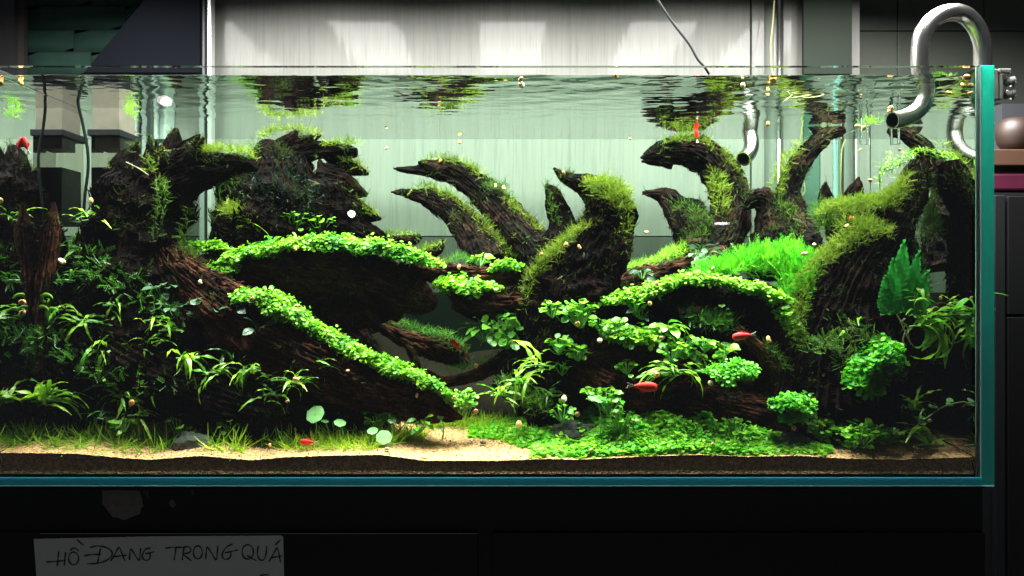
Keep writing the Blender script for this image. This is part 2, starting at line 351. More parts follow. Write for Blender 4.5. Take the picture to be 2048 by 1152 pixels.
note = flat('paper_note', z2([(198, 935), (900, 920), (1640, 915), (1657, 925), (1662, 1152), (1665, 1400), (235, 1400), (214, 1150)]), -.0002, 'handwritten white paper note taped to the black cabinet', 'note', M['paper'])
def ell(cx, cy, rx, ry, n=16): return [(cx+rx*math.cos(2*math.pi*i/n+1.9), cy+ry*math.sin(2*math.pi*i/n+1.9)) for i in range(n+2)]
strokes = [[(272, 1069), (330, 1066), (388, 1058)], [(345, 1008), (341, 1050), (337, 1092)], [(386, 1010), (381, 1050), (378, 1090)],
 ell(432, 1048, 29, 37), [(410, 1002), (434, 988), (464, 1004)], [(452, 938), (470, 954), (492, 972)],
 [(590, 990), (580, 1035), (572, 1078)], [(528, 985), (570, 975), (622, 984), (656, 1010), (650, 1040), (610, 1066), (560, 1078), (512, 1079)], [(494, 1032), (540, 1026), (592, 1024)],
 [(648, 1064), (674, 1024), (697, 984), (715, 1020), (732, 1064)], [(664, 1038), (742, 1030)],
 [(758, 1057), (766, 994), (792, 1030), (816, 1057), (824, 988)],
 [(882, 988), (856, 992), (838, 1015), (834, 1040), (848, 1058), (872, 1055), (880, 1036), (878, 1018)], [(850, 1020), (880, 1015), (906, 1008)],
 [(968, 988), (1010, 983), (1064, 984)], [(1030, 984), (1026, 1020), (1019, 1058)],
 [(1078, 985), (1072, 1020), (1067, 1058)], [(1066, 984), (1100, 980), (1118, 994), (1108, 1014), (1074, 1024), (1098, 1044), (1120, 1062)],
 ell(1158, 1013, 26, 38), [(1204, 1052), (1212, 984), (1240, 1020), (1266, 1054), (1276, 972)],
 [(1362, 964), (1334, 976), (1308, 1004), (1300, 1034), (1314, 1052), (1340, 1048), (1352, 1026), (1350, 1008)], [(1316, 1016), (1352, 1008), (1392, 998)],
 ell(1450, 1010, 33, 42), [(1446, 1030), (1474, 1048), (1502, 1062)],
 [(1512, 974), (1506, 1020), (1518, 1052), (1538, 1058), (1554, 1034), (1562, 974)],
 [(1574, 1066), (1598, 1026), (1622, 988), (1634, 1030), (1642, 1072)], [(1588, 1044), (1652, 1032)], [(1610, 970), (1626, 954), (1642, 938)],
 [(1520, 1148), (1550, 1144), (1574, 1142)]]
hw = MB()
for st in strokes:
    q = crom([(a/2.9243, 758+b/2.9239, 0, 0) for a, b in st], 1.2)
    n = len(q); b0 = len(hw.v)
    for i in range(n):
        t = q[min(i+1, n-1)]-q[max(i-1, 0)]; l = math.hypot(t[0], t[1]) or 1; nx, ny = -t[1]/l, t[0]/l
        wd = 1.35+.35*math.sin(i*.35)
        for s_ in (-1, 1): hw.v.append((X(q[i][0]+nx*wd*s_, 0), -.0009, Z(q[i][1]+ny*wd*s_, 0)))
    for i in range(n-1): hw.f.append((b0+2*i, b0+2*i+2, b0+2*i+3, b0+2*i+1))
hw.build('handwriting', M['ink'], note)

# ================================================================== the glass tank
def realglass(name, col, dens, rough=.0):
    m, nt, N, K, b, out = new_mat(name)
    b.inputs['Base Color'].default_value = (1, 1, 1, 1); b.inputs['Transmission Weight'].default_value = 1; b.inputs['Roughness'].default_value = rough; b.inputs['IOR'].default_value = 1.5
    va = N.new('ShaderNodeVolumeAbsorption'); va.inputs['Color'].default_value = (*col, 1); va.inputs['Density'].default_value = dens; K.new(va.outputs[0], out.inputs['Volume'])
    return m
M['edgeglass'] = realglass('green edge glass', (.0, .80, .62), 2.6, .12)
M['pane'] = clear('clear pane', 1.45, (.98, .993, .985))
M['backpane'] = clear('back pane', 1.08, (.93, .98, .92))
M['sidepane'] = clear('tinted side pane', 1.3, (.55, .85, .74))
def edgemat(name, c):
    m, nt, N, K, b, out = new_mat(name)
    b.inputs['Base Color'].default_value = (*c, 1); b.inputs['Roughness'].default_value = .12
    tr = N.new('ShaderNodeBsdfTranslucent'); tr.inputs['Color'].default_value = (*c, 1); ms = N.new('ShaderNodeMixShader'); ms.inputs[0].default_value = .6
    K.new(b.outputs[0], ms.inputs[1]); K.new(tr.outputs[0], ms.inputs[2]); K.new(ms.outputs[0], out.inputs['Surface']); return m
M['edge'] = edgemat('polished green glass edge', (.12, .86, .78)); M['edge2'] = edgemat('blue green glass edge', (.10, .80, .90)); M['bevel'] = edgemat('bright bevel', (.6, .9, .9))
tank = empty('aquarium', (0, 0, Z(968, 0))); tag(tank, 'wide rimless glass aquarium planted with driftwood on the black cabinet', 'aquarium')
def tpart(name, mb, mat, **kw):
    o = mb.build(name, mat, None, **kw); o.parent = tank; o.matrix_parent_inverse = Matrix.Translation(-tank.location); return o
zb = Z(968, 0)
tpart('front_pane', MB().box(XL-.02, XR+.0005, -.012, -.0015, zb+.0005, ZT), M['pane'])
tpart('back_pane', MB().box(XL, XR-.001, YB+.002, YB+.012, ZB, ZT), M['backpane'])
tpart('side_pane', MB().box(XR+.0025, XR+.0205, -.0105, YB+.012, zb, ZT+.0006), M['sidepane'])
tpart('side_pane_edge', MB().box(XR+.0025, XR+.0205, -.0125, -.0110, zb, ZT+.0006), M['edge'], bevel=.0005)
tpart('side_pane_edge', MB().box(XR+.0025, XR+.0205, YB+.0125, YB+.0135, zb, ZT+.0006), M['edge'])
tpart('bottom_pane_edge', MB().box(XL-.001, XR+.0018, -.0142, -.0128, zb+.0014, ZB-.0015), M['edge2'], bevel=.0004)
tpart('bottom_bevel', MB().box(XL-.001, XR+.0195, -.0146, -.0130, zb+.0001, zb+.0012), M['bevel'])
tpart('side_pane', MB().box(XL-.0225, XL-.0025, -.0125, YB+.012, zb, ZT+.0006), M['edgeglass'])
tpart('bottom_pane', MB().box(XL-.001, XR+.0005, -.0005, YB+.012, zb+.0004, ZB-.0015), M['sidepane'])
tpart('silicone_seam', MB().box(XR-.004, XR+.002, YB-.001, YB+.0015, ZB, ZT), simple('teal silicone', (.25, .55, .45), .3))
tpart('silicone_seam', MB().box(XR+.0005, XR+.0022, -.0125, -.0005, zb, ZT), simple('pale teal silicone', (.4, .7, .62), .3))

# water body: wavy top, flat sides
def wave(x, y):
    a = 1.0 if y < .3 else max(.12, 1-(y-.3)/.17)
    a *= .55+.45*min(1, max(0, (x+.75)/1.2)) if x < .45 else 1.25
    wx = .02*mn.noise(Vector((x*12, y*12, 8))); v = Vector((x*12+wx*60, y*30+x*5, 3.3)); h = mn.noise(v)+.45*mn.noise(Vector((x*30+y*12, y*70-x*9, 7.7)))+.20*mn.noise(Vector((x*80, y*150+x*20, 1.1)))
    return .00075*a*h*(1+.9*max(0, 1-y/.22))
nx, ny = 480, 190
WX0, WX1, WY0, WY1 = XL, XR, .0, YB
V = []; F = []
for j in range(ny+1):
    for i in range(nx+1):
        x = WX0+(WX1-WX0)*i/nx; y = WY0+(WY1-WY0)*j/ny
        V.append((x, y, ZW+wave(x, y)))
idx = lambda i, j: j*(nx+1)+i
for j in range(ny):
    for i in range(nx): F.append((idx(i, j), idx(i+1, j), idx(i+1, j+1), idx(i, j+1)))
zlow = ZB-.001
base = len(V); V += [(WX0, WY0, zlow), (WX1, WY0, zlow), (WX1, WY1, zlow), (WX0, WY1, zlow)]
F.append((base+3, base+2, base+1, base))
F.append(tuple([base, base+1]+[idx(i, 0) for i in range(nx, -1, -1)]))
F.append(tuple([base+2, base+3]+[idx(i, ny) for i in range(0, nx+1)]))
F.append(tuple([base+1, base+2]+[idx(nx, j) for j in range(ny, -1, -1)]))
F.append(tuple([base+3, base]+[idx(0, j) for j in range(0, ny+1)]))
me = mesh('water', V, F, clear('water', 1.333, (1, 1, 1), 0, ((.58, .90, .74), .5)), smooth=False)
me.materials.append(clear('water against the back pane', 1.12, (1, 1, 1), 0, ((.58, .90, .74), .5))); me.polygons[nx*ny+2].material_index = 1
sm = np.zeros(len(me.polygons), dtype=bool); sm[:nx*ny] = True; me.polygons.foreach_set('use_smooth', sm)
tag(link('water', me), kind='structure')

# ================================================================== substrate
frow = np.array([(-60, 905), (0, 906), (150, 908), (250, 917), (300, 920), (400, 912), (500, 921), (570, 915), (650, 912), (760, 910), (850, 922), (1000, 922), (1100, 918), (1150, 920), (1300, 913), (1400, 910), (1500, 914), (1600, 912), (1700, 918), (1800, 920), (1960, 914)], float)
def frontrow(px): return float(np.interp(px, frow[:, 0], frow[:, 1]))
def ground(x, y):
    px = 1024+x/S
    z = Z(frontrow(px), 0)+.0008*mn.noise(Vector((x*160, 0, 2)))+.0005*mn.noise(Vector((x*400, 0, 5)))
    side = np.interp(px, [-60, 300, 700, 850, 1020, 1250, 1700, 2000], [1, 1, .7, .35, .45, .9, 1, .5])
    z += .115*y+side*max(0, y-.12)*.42
    z += .006*mn.noise(Vector((x*14, y*14, 0)))*min(1, y*12)+.0006*mn.noise(Vector((x*170, y*170, 4)))*min(1, y*60)
    return z
nx, ny = 900, 130
V = []; F = []; e = .0022
ys = [e+(.155-e)*(j/ny)**1.2 for j in range(ny+1)]
for y in ys:
    for i in range(nx+1):
        x = WX0+.002+(WX1-WX0-.004)*i/nx; V.append((x, y, ground(x, y-e)))
for j in range(ny):
    for i in range(nx): F.append((idx(i, j), 0, 0, 0))
F = [(j*(nx+1)+i, j*(nx+1)+i+1, (j+1)*(nx+1)+i+1, (j+1)*(nx+1)+i) for j in range(ny) for i in range(nx)]
m, nt, N, K, b, out = new_mat('sand')
tc = N.new('ShaderNodeTexCoord'); vo = N.new('ShaderNodeTexVoronoi'); vo.inputs['Scale'].default_value = 420; K.new(tc.outputs['Object'], vo.inputs['Vector'])
r = N.new('ShaderNodeValToRGB'); el = r.color_ramp.elements; el[0].color = (.26, .115, .045, 1); el[1].color = (.68, .38, .165, 1); el[0].position = .05; el[1].position = .75
sp = N.new('ShaderNodeSeparateColor'); K.new(vo.outputs['Color'], sp.inputs[0]); K.new(sp.outputs[0], r.inputs[0]); K.new(r.outputs[0], b.inputs['Base Color']); b.inputs['Roughness'].default_value = .8
bp = N.new('ShaderNodeBump'); bp.inputs['Strength'].default_value = .7; bp.inputs['Distance'].default_value = .0015; K.new(vo.outputs['Distance'], bp.inputs['Height']); K.new(bp.outputs['Normal'], b.inputs['Normal'])
M['sand'] = m; e = .0022
tag(link('sand', mesh('sand', V, F, M['sand'])), kind='structure')
# dark soil bed rising behind the sand
V = []; nb = 60
for j in range(nb+1):
    for i in range(nx//3+1):
        x = WX0+.002+(WX1-WX0-.004)*i/(nx//3); y = .14+(YB-.145)*j/nb; V.append((x, y, ground(x, y)-.004*max(0, 1-j/3)))
FB = [(j*(nx//3+1)+i, j*(nx//3+1)+i+1, (j+1)*(nx//3+1)+i+1, (j+1)*(nx//3+1)+i) for j in range(nb) for i in range(nx//3)]
SOILBED = (V, FB)
# dark soil seen against the glass, a front slope
m, nt, N, K, b, out = new_mat('aqua soil')
tc = N.new('ShaderNodeTexCoord'); vo = N.new('ShaderNodeTexVoronoi'); vo.inputs['Scale'].default_value = 330; K.new(tc.outputs['Object'], vo.inputs['Vector'])
r = N.new('ShaderNodeValToRGB'); el = r.color_ramp.elements; el[0].color = (.32, .15, .06, 1); el[1].color = (.88, .50, .22, 1); sp = N.new('ShaderNodeSeparateColor'); K.new(vo.outputs['Color'], sp.inputs[0]); K.new(sp.outputs[0], r.inputs[0]); K.new(r.outputs[0], b.inputs['Base Color'])
bp = N.new('ShaderNodeBump'); bp.inputs['Strength'].default_value = 1; bp.inputs['Distance'].default_value = .002; bp.invert = True; K.new(vo.outputs['Distance'], bp.inputs['Height']); K.new(bp.outputs['Normal'], b.inputs['Normal']); b.inputs['Roughness'].default_value = .9
M['soil'] = m
V = []; F = []; ns, nr = 1400, 12
for j in range(nr+1):
    for i in range(ns+1):
        x = WX0+.001+(WX1-WX0-.002)*i/ns; zt = ground(x, 0)-.0003+.0012*abs(mn.noise(Vector((x*500, 1, 1))))
        t = j/nr; z = ZB+(zt-ZB)*t
        y = .0006+.012*t**1.3+.0010*abs(mn.noise(Vector((x*420, z*420, 0)))) if j < nr else .0135
        V.append((x, y, z))
F = [(j*(ns+1)+i, j*(ns+1)+i+1, (j+1)*(ns+1)+i+1, (j+1)*(ns+1)+i) for j in range(nr) for i in range(ns)]
tag(link('soil', mesh('soil', V, F, M['soil'])), kind='structure')

tag(link('soil_bed', mesh('soil_bed', SOILBED[0], SOILBED[1], simple('dark planted soil', (.012, .010, .006), .95, 0, .03, noise_amt=.5, nscale=200, bump=.6))), kind='structure')
# ================================================================== scatter of small leaves
T = {}
def tmpl(name, v, f): T[name] = (np.array(v, float), np.array(f, int))
tmpl('round', [(0, 0, 0)]+[(.5+.5*math.cos(a), .5*math.sin(a), .10*(1 if k % 2 else .6)) for k, a in enumerate([math.pi*(2*i+1)/6 for i in range(6)])],
     [(0, 6, 1), (0, 1, 2), (0, 2, 3), (0, 3, 4), (0, 4, 5), (0, 5, 6)])
T['round'][0][0] = (.5, 0, 0)
tmpl('point', [(0, 0, 0), (.45, .22, .08), (1, 0, -.05), (.45, -.22, .08)], [(0, 1, 2), (0, 2, 3)])
fv, ff = [], []
for k in range(5):
    for sgn in (-1, 1):
        b_ = len(fv); x = k*.19; fv += [(x, 0, .03*k*k*.3), (x+.20, sgn*.17*(1-.1*k), .04+.03*k*k*.3), (x+.08, 0, .03*k*k*.3)]; ff.append((b_, b_+1, b_+2))
fv += [(0, -.015, 0), (1.02, 0, .15), (0, .015, 0)]; ff.append((len(fv)-3, len(fv)-2, len(fv)-1))
tmpl('frond', fv, ff)
fv, ff = [], []
for k in range(5):
    x = k/4; wd = .020*(1-x)+.003; fv += [(x-.35*x*x, -wd, .9*x-.45*x*x), (x-.35*x*x, wd, .9*x-.45*x*x)]
for k in range(4): ff += [(2*k, 2*k+1, 2*k+3), (2*k, 2*k+3, 2*k+2)]
tmpl('blade', fv, ff)
fv, ff = [], []                       # little stem with paired needle leaves
for k in range(4):
    for sgn in (-1, 1):
        b_ = len(fv); x = .12+k*.24; fv += [(x, 0, 0), (x+.16, sgn*.13, .06), (x+.36, sgn*.27*(1-.13*k), .05), (x+.14, sgn*.05, -.01)]; ff += [(b_, b_+1, b_+2), (b_, b_+2, b_+3)]
tmpl('sprig', fv, ff)
def scatter(name, Ps, Ns, Ls, kind, mat, jit=.6, lift=0.0):
    tv, tf = T[kind]; n = len(Ps)
    Ps = np.asarray(Ps); Ns = np.asarray(Ns)+rng.normal(0, jit, (n, 3)); Ns /= np.linalg.norm(Ns, axis=1, keepdims=True)
    if kind in ('frond', 'blade', 'sprig'):      # grow outwards along the normal
        X_ = Ns; A = rng.normal(0, 1, (n, 3)); Y_ = np.cross(X_, A); Y_ /= np.linalg.norm(Y_, axis=1, keepdims=True); Z_ = np.cross(X_, Y_)
    else:
        Z_ = Ns; A = rng.normal(0, 1, (n, 3)); X_ = np.cross(Z_, A); X_ /= np.linalg.norm(X_, axis=1, keepdims=True); Y_ = np.cross(Z_, X_)
    Ls = np.asarray(Ls)
    V = Ps[:, None, :]+Ls[:, None, None]*(tv[None, :, 0, None]*X_[:, None, :]+tv[None, :, 1, None]*Y_[:, None, :]+tv[None, :, 2, None]*Z_[:, None, :])
    F = tf[None]+(np.arange(n)*len(tv))[:, None, None]
    lo_ = np.array([mn.noise(Vector((float(a[0])*38, float(a[1])*38, float(a[2])*38))) for a in Ps])
    tint = np.repeat(np.clip(.42+.75*lo_+rng.normal(0, .2, n), 0, .99), len(tv))
    return mesh(name, V.reshape(-1, 3), F.reshape(-1, 3), mat, smooth=False, tint=tint)
def patch(name, label, cat, pts, n, leaf, kind, mat, flatz=.8, zmin=-.25, jit=.5, group=None, dz=1.4, up=.5, parent=None):
    """leaves over a chain of lumps; pts: (px, py, d, r_px) or (px,py,d,r_px,ry_px)"""
    rows = []
    if name == 'carpet_plant': pts = [(*p[:3], p[3]*1.22) for p in pts]; n = int(n*1.6)
    for p in pts:
        v = P(*p[:3]); r_ = p[3]*R(p[2]); rz = (p[4] if len(p) > 4 else p[3])*R(p[2]); rows.append((*v, r_, rz))
    q = crom(rows, .004); wts = q[:, 3]*q[:, 4]+1e-9; ii = rng.choice(len(q), n, p=wts/wts.sum())
    U = rng.normal(0, 1, (n, 3)); U /= np.linalg.norm(U, axis=1, keepdims=True)
    bad = U[:, 2] < zmin; U[bad, 2] = -U[bad, 2]*.8
    rad = np.stack([q[ii, 3], q[ii, 3]*dz, q[ii, 4]*flatz], 1)*rng.uniform(.72, 1.12, (n, 1))
    Ps = q[ii, :3]+U*rad
    lump = np.array([mn.noise(Vector((float(a[0])*55, float(a[1])*55, float(a[2])*55))) for a in Ps]); Ps[:, 2] += lump*q[ii, 4]*.55
    str_ = rng.uniform(0, 1, n) < .06; Ps[str_, 2] += q[ii, 4][str_]*rng.uniform(.1, .5, str_.sum())
    Ps[:, 1] = np.clip(Ps[:, 1], .006, YB-.008); Ps[:, 0] = np.clip(Ps[:, 0], XL+.004, XR-.004)
    Nn = U*(1-up)+np.array([0, -.15, up*1.2])
    dmean = q[ii, 1]
    Ls = leaf*S*(1+dmean/D)*rng.uniform(.65, 1.35, n)
    me = scatter(name, Ps, Nn, Ls, kind, mat, jit)
    o = link(name, me); tag(o, label, cat, group, 'stuff'); return o

# ================================================================== driftwood
def bough(Vs, Fs, Gs, pts, seed, rough=1.0, asp=1.0, twist=.8, seg=30, squash=1.0):
    rows = [(*P(*p[:3]), p[3]*R(p[2])) for p in pts]
    q = crom(rows, .0026); n = len(q); r_ = np.maximum(q[:, 3], .0008)
    base = sum(len(v) for v in Vs); up = Vector((0, 1, 0)); L = 0; out = np.zeros((n*seg, 3)); G = np.zeros((n*seg, 3))
    rm = float(np.mean(r_))
    for i in range(n):
        p = Vector(q[i, :3]); t = Vector(q[min(i+1, n-1), :3]-q[max(i-1, 0), :3]).normalized()
        if i: L += float(np.linalg.norm(q[i, :3]-q[i-1, :3]))
        up = (up-t*up.dot(t))
        up = up.normalized() if up.length > 1e-6 else t.orthogonal().normalized(); sd = t.cross(up)
        for j in range(seg):
            a = 2*math.pi*j/seg; at = a+twist*L/(.1)+seed
            ca, sa = math.cos(at), math.sin(at)
            wv = Vector((ca*1.7+seed, sa*1.7, L*16)); wx = mn.noise(wv)*1.1; wy = mn.noise(wv+Vector((9, 4, 2)))*1.1
            rid = 1-2.2*abs(mn.noise(Vector((ca*2.6+seed+wx, sa*2.6+wy, L*9))))
            rid2 = mn.noise(Vector((ca*6+wx*2, sa*6+seed+wy*2, L*30)))
            rid3 = mn.noise(Vector((ca*15+seed+wx*3, sa*15, L*75)))
            lump = mn.noise(Vector((ca*1.1, sa*1.1+seed*3, L*24+seed)))
            brk = mn.noise(Vector((ca*2.2+seed+wy, sa*2.2, L*34+wx*3))); brk = .5 if brk > .2 else (-.4 if brk < -.2 else 0)
            amp = .5+1.1*abs(mn.noise(Vector((ca*1.3, sa*1.3, L*12+seed*2))))*2
            f = 1+rough*(.15*(rid-.4)+amp*.13*rid2+amp*.09*rid3+.20*lump+.10*brk)
            f = max(.35, f)
            rr = r_[i]*f
            out[i*seg+j] = p+up*(rr*asp*math.cos(a))+sd*(rr*math.sin(a))
            G[i*seg+j] = (ca*rm+seed, sa*rm, L)
    F = []
    for i in range(n-1):
        for j in range(seg):
            F.append((base+i*seg+j, base+i*seg+(j+1) % seg, base+(i+1)*seg+(j+1) % seg, base+(i+1)*seg+j))
    # rounded ends
    for i, sgn in ((0, -1), (n-1, 1)):
        c = base+n*seg+(0 if sgn < 0 else 1); ctr = q[i, :3]+sgn*(q[min(i+1, n-1), :3]-q[max(i-1, 0), :3])/(.0064)*.3*r_[i]*.5
        out = np.vstack([out, ctr]); G = np.vstack([G, G[i*seg]])
        for j in range(seg):
            a, b_ = base+i*seg+j, base+i*seg+(j+1) % seg
            F.append((c, b_, a, a) if sgn < 0 else (c, a, b_, b_))
    # splinters and bark flakes standing off along the grain
    if rm > .004:
        tipc = []; 
        for _ in range(int(n*rm*330)+5):
            i = random.randrange(2, max(3, n-8)); j = random.randrange(seg); ln = random.randint(3, 12); i2 = min(n-1, i+ln)
            if i2-i < 2: continue
            steps = [i, (i+i2)//2, i2]; a0 = len(out); w_ = random.uniform(.0005, .0030); lift = random.uniform(.02, .16)
            rows_ = []
            for kk, ii in enumerate(steps):
                c_ = q[ii, :3]; sv = out[ii*seg+j]; nd = sv-c_; nl = np.linalg.norm(nd)+1e-9
                sv2 = out[ii*seg+(j+1) % seg]; tg = sv2-sv; tg = tg/(np.linalg.norm(tg)+1e-9)
                top = sv+nd/nl*(nl*lift*kk/2+.0006); wd = w_*(1, 1.1, .12)[kk]
                rows_ += [top-tg*wd, top+nd/nl*w_*.5*(1, 1, .1)[kk], top+tg*wd, top-nd/nl*(.002 if kk < 2 else .0002)]
            out = np.vstack([out, rows_]); G = np.vstack([G, [G[steps[t//4]*seg+j]+np.array([t % 4*.0006, 0, 0]) for t in range(12)]])
            for kk in range(2):
                for e_ in range(4):
                    A_ = base+a0+kk*4; F.append((A_+e_, A_+(e_+1) % 4, A_+4+(e_+1) % 4, A_+4+e_))
    out[:, 1] = np.clip(out[:, 1], .009, YB-.006); out[:, 0] = np.clip(out[:, 0], XL+.003, XR-.003)
    out[:, 2] = np.minimum(out[:, 2], ZW-.003)
    Vs.append(out); Fs.extend(F); Gs.append(G)
def wood(name, label, boughs, mat='wood', rough=1.0, seg=30, group=None):
    Vs, Fs, Gs = [], [], []
    for k, bpts in enumerate(boughs):
        asp = 1.0
        if isinstance(bpts, tuple): bpts, asp = bpts
        bough(Vs, Fs, Gs, bpts, random.uniform(0, 9), rough, asp, random.choice((-1, 1))*random.uniform(.3, .9), seg if max(p[3] for p in bpts) > 20 else 18)
    V = np.vstack(Vs); G = np.vstack(Gs)
    F = [tuple(dict.fromkeys(f)) for f in Fs]
    o = link(name, mesh(name, V, F, M[mat], False, uv=G)); tag(o, label, 'driftwood', group)
    # thin moss fuzz in uneven clumps over the upper sides
    W_ = V; pick = rng.integers(0, len(W_), FUZZ*len(W_)//100); Pp = []; Nn = []
    for i in pick:
        p = W_[i]; q_ = mn.noise(Vector((float(p[0])*28, float(p[1])*28, float(p[2])*28+5)))
        if q_ > random.uniform(-.05, .35): Pp.append(p); Nn.append((0, -.5, .6))
    if len(Pp) > 20:
        Pp = np.array(Pp); Ls = rng.uniform(9, 17, len(Pp))*S*(1+Pp[:, 1]/D)
        f_ = link('moss_fuzz', scatter('moss_fuzz', Pp, np.array(Nn), Ls, 'frond', M['fuzz'], .8)); tag(f_, 'thin dark moss fuzz growing on the '+label.replace('driftwood', 'wood', 1)[:60].rsplit(' ', 1)[0], 'moss', 'moss fuzz on the wood', 'stuff')
    return o
FUZZ = 14

wood('driftwood_stump', 'tall black splintered driftwood stump with an arm hooking to the right', [
 [(290, 760, .20, 120), (275, 640, .20, 118), (272, 540, .20, 100), (279, 450, .20, 82), (292, 385, .20, 72), (300, 340, .20, 50), (304, 318, .20, 32)],
 [(300, 400, .19, 50), (345, 362, .19, 48), (385, 345, .19, 38), (430, 336, .19, 28), (465, 328, .19, 18), (492, 330, .19, 11), (516, 338, .19, 3)],
 [(240, 430, .19, 40), (235, 370, .19, 24), (236, 330, .19, 12), (243, 301, .19, 2)],
 [(265, 380, .2, 36), (262, 330, .2, 22), (264, 302, .2, 12), (274, 291, .2, 3)],
 [(298, 350, .18, 22), (300, 308, .18, 8), (298, 271, .18, 1.5)],
 [(313, 350, .18, 14), (314, 310, .18, 6), (313, 281, .18, 1.5)],
 [(340, 370, .2, 48), (343, 320, .2, 30), (347, 285, .2, 15), (352, 256, .2, 3)],
 [(345, 330, .2, 30), (368, 300, .2, 16), (385, 285, .2, 8), (396, 270, .2, 2)],
 [(350, 330, .17, 24), (380, 306, .17, 14), (398, 290, .17, 6), (408, 275, .17, 1.5)],
 [(350, 330, .19, 24), (385, 312, .19, 14), (412, 300, .19, 6), (422, 290, .19, 2)],
  [(212, 520, .2, 34), (208, 460, .2, 22), (214, 410, .2, 14), (224, 368, .2, 8), (234, 335, .2, 2)],
 [(262, 360, .18, 16), (268, 310, .18, 8), (276, 284, .18, 1.5)], [(326, 350, .18, 14), (328, 310, .18, 7), (333, 279, .18, 1.5)], [(365, 330, .16, 14), (385, 300, .16, 7), (400, 268, .16, 1.5)],
 [(330, 560, .17, 50), (360, 640, .15, 60), (380, 720, .14, 50), (350, 800, .13, 40)],
 [(180, 560, .19, 50), (150, 640, .18, 60), (140, 740, .16, 70), (130, 830, .15, 60)],
], 'wood', 1.1, 40)
wood('driftwood_root', 'long dark driftwood root sloping from the stump down to the sand', [
 [(285, 430, .19, 14), (320, 490, .18, 26), (365, 550, .16, 38), (425, 600, .14, 46), (500, 650, .13, 58), (590, 692, .12, 52), (680, 735, .10, 46), (770, 772, .09, 38), (850, 806, .085, 24), (900, 828, .08, 10), (925, 836, .08, 3)],
 [(440, 640, .13, 40), (540, 730, .11, 34), (640, 765, .10, 30), (740, 800, .09, 24), (830, 826, .085, 14), (880, 842, .08, 4)],
], 'redwood', 1.25, 40)
wood('driftwood_root', 'thick dark driftwood root at lower left beneath the ferns', [
 [(150, 620, .15, 50), (220, 700, .14, 70), (320, 760, .12, 70), (430, 800, .11, 60), (540, 830, .10, 46), (640, 850, .09, 30)],
 [(270, 700, .12, 30), (330, 760, .105, 28), (400, 800, .10, 24), (470, 840, .09, 16), (500, 862, .09, 5)],
 [(60, 700, .16, 50), (120, 780, .14, 70), (200, 850, .12, 50)],
 [(500, 800, .14, 60), (600, 790, .15, 70), (700, 820, .14, 60), (780, 850, .13, 40)],
], 'wood', 1.1, 36)
wood('driftwood_stick', 'thin reddish driftwood stick standing upright at far left', [
 [(108, 404, .10, 3), (107, 430, .10, 7), (105, 446, .10, 9), (104, 456, .10, 15), (100, 490, .10, 16), (92, 530, .10, 15), (84, 580, .10, 18), (76, 640, .10, 19), (70, 720, .10, 20), (64, 820, .10, 20)],
], 'redwood', .68)
wood('driftwood_block', 'dark driftwood block under the snails at the left edge', [
 [(20, 640, .12, 34), (22, 700, .12, 44), (30, 780, .12, 50), (36, 860, .12, 46)],
], 'redwood', .9)
wood('driftwood_claw', 'dark clawed driftwood with ragged fingers at the back left of the middle', [
 [(500, 540, .33, 75), (535, 470, .33, 96), (560, 400, .33, 84), (562, 345, .33, 56), (556, 305, .33, 38), (560, 285, .33, 22)],
 [(450, 500, .31, 30), (455, 450, .31, 28), (490, 400, .32, 50), (520, 340, .32, 30), (530, 300, .32, 18)],
 [(640, 520, .33, 60), (640, 450, .33, 70), (640, 395, .33, 56), (630, 365, .33, 34)],
 [(700, 540, .33, 50), (700, 480, .33, 46), (740, 480, .33, 28), (775, 492, .33, 14), (800, 500, .33, 5)],
 [(560, 300, .32, 18), (582, 278, .32, 11), (594, 262, .32, 3)],
 [(560, 310, .33, 28), (600, 290, .33, 16), (625, 277, .33, 7), (642, 269, .33, 2)],
 [(570, 320, .33, 26), (620, 302, .33, 17), (665, 300, .33, 14), (700, 304, .33, 11), (715, 304, .33, 7)],
 [(648, 308, .34, 8), (680, 326, .34, 12), (712, 338, .34, 10), (737, 349, .34, 2)],
 [(640, 370, .33, 40), (680, 370, .33, 28), (712, 382, .33, 13), (735, 390, .33, 3)],
 [(660, 430, .33, 40), (700, 418, .33, 26), (735, 430, .33, 13), (762, 438, .33, 2)],
], 'wood', 1.0, 36)
wood('mossy_driftwood', 'rounded driftwood lump below the clawed piece at back left', [
 [(440, 440, .28, 18), (462, 455, .28, 32), (500, 480, .28, 38), (545, 500, .28, 34), (590, 520, .28, 20)],
], 'backwood', .68)
wood('driftwood_spur', 'low mossy driftwood spurs reaching right from the claw', [
 [(730, 492, .36, 10), (790, 484, .36, 11), (825, 480, .36, 9), (842, 472, .36, 4)],
 [(830, 508, .36, 8), (862, 506, .36, 9), (882, 496, .36, 6), (886, 480, .36, 2)],
], 'backwood', .68)
wood('driftwood_bridge', 'wide driftwood bridge carrying the bright green carpet across the middle', [
 [(380, 520, .2, 10), (430, 526, .2, 14), (470, 540, .2, 22), (540, 540, .2, 40), (630, 536, .2, 46), (720, 552, .2, 46), (790, 578, .2, 40), (845, 600, .2, 26), (872, 612, .2, 8)],
 [(500, 560, .23, 40), (560, 600, .23, 50), (640, 610, .23, 50), (720, 610, .23, 40), (780, 620, .22, 22), (800, 640, .22, 6)],
 [(800, 540, .21, 20), (880, 545, .21, 18), (960, 552, .21, 16), (1030, 556, .21, 18), (1080, 560, .2, 26)],
 [(690, 606, .2, 20), (745, 626, .2, 14), (758, 648, .2, 4)],
], 'redwood', 1.2, 40)
wood('driftwood_plank', 'reddish layered driftwood chunk joining the bridge to the hand', [
 [(900, 580, .19, 10), (940, 604, .19, 18), (985, 612, .18, 27), (1030, 612, .18, 32), (1070, 610, .18, 34)],
 [(905, 610, .19, 8), (960, 632, .185, 10), (1010, 636, .18, 12)],
], 'redwood', 1.3)
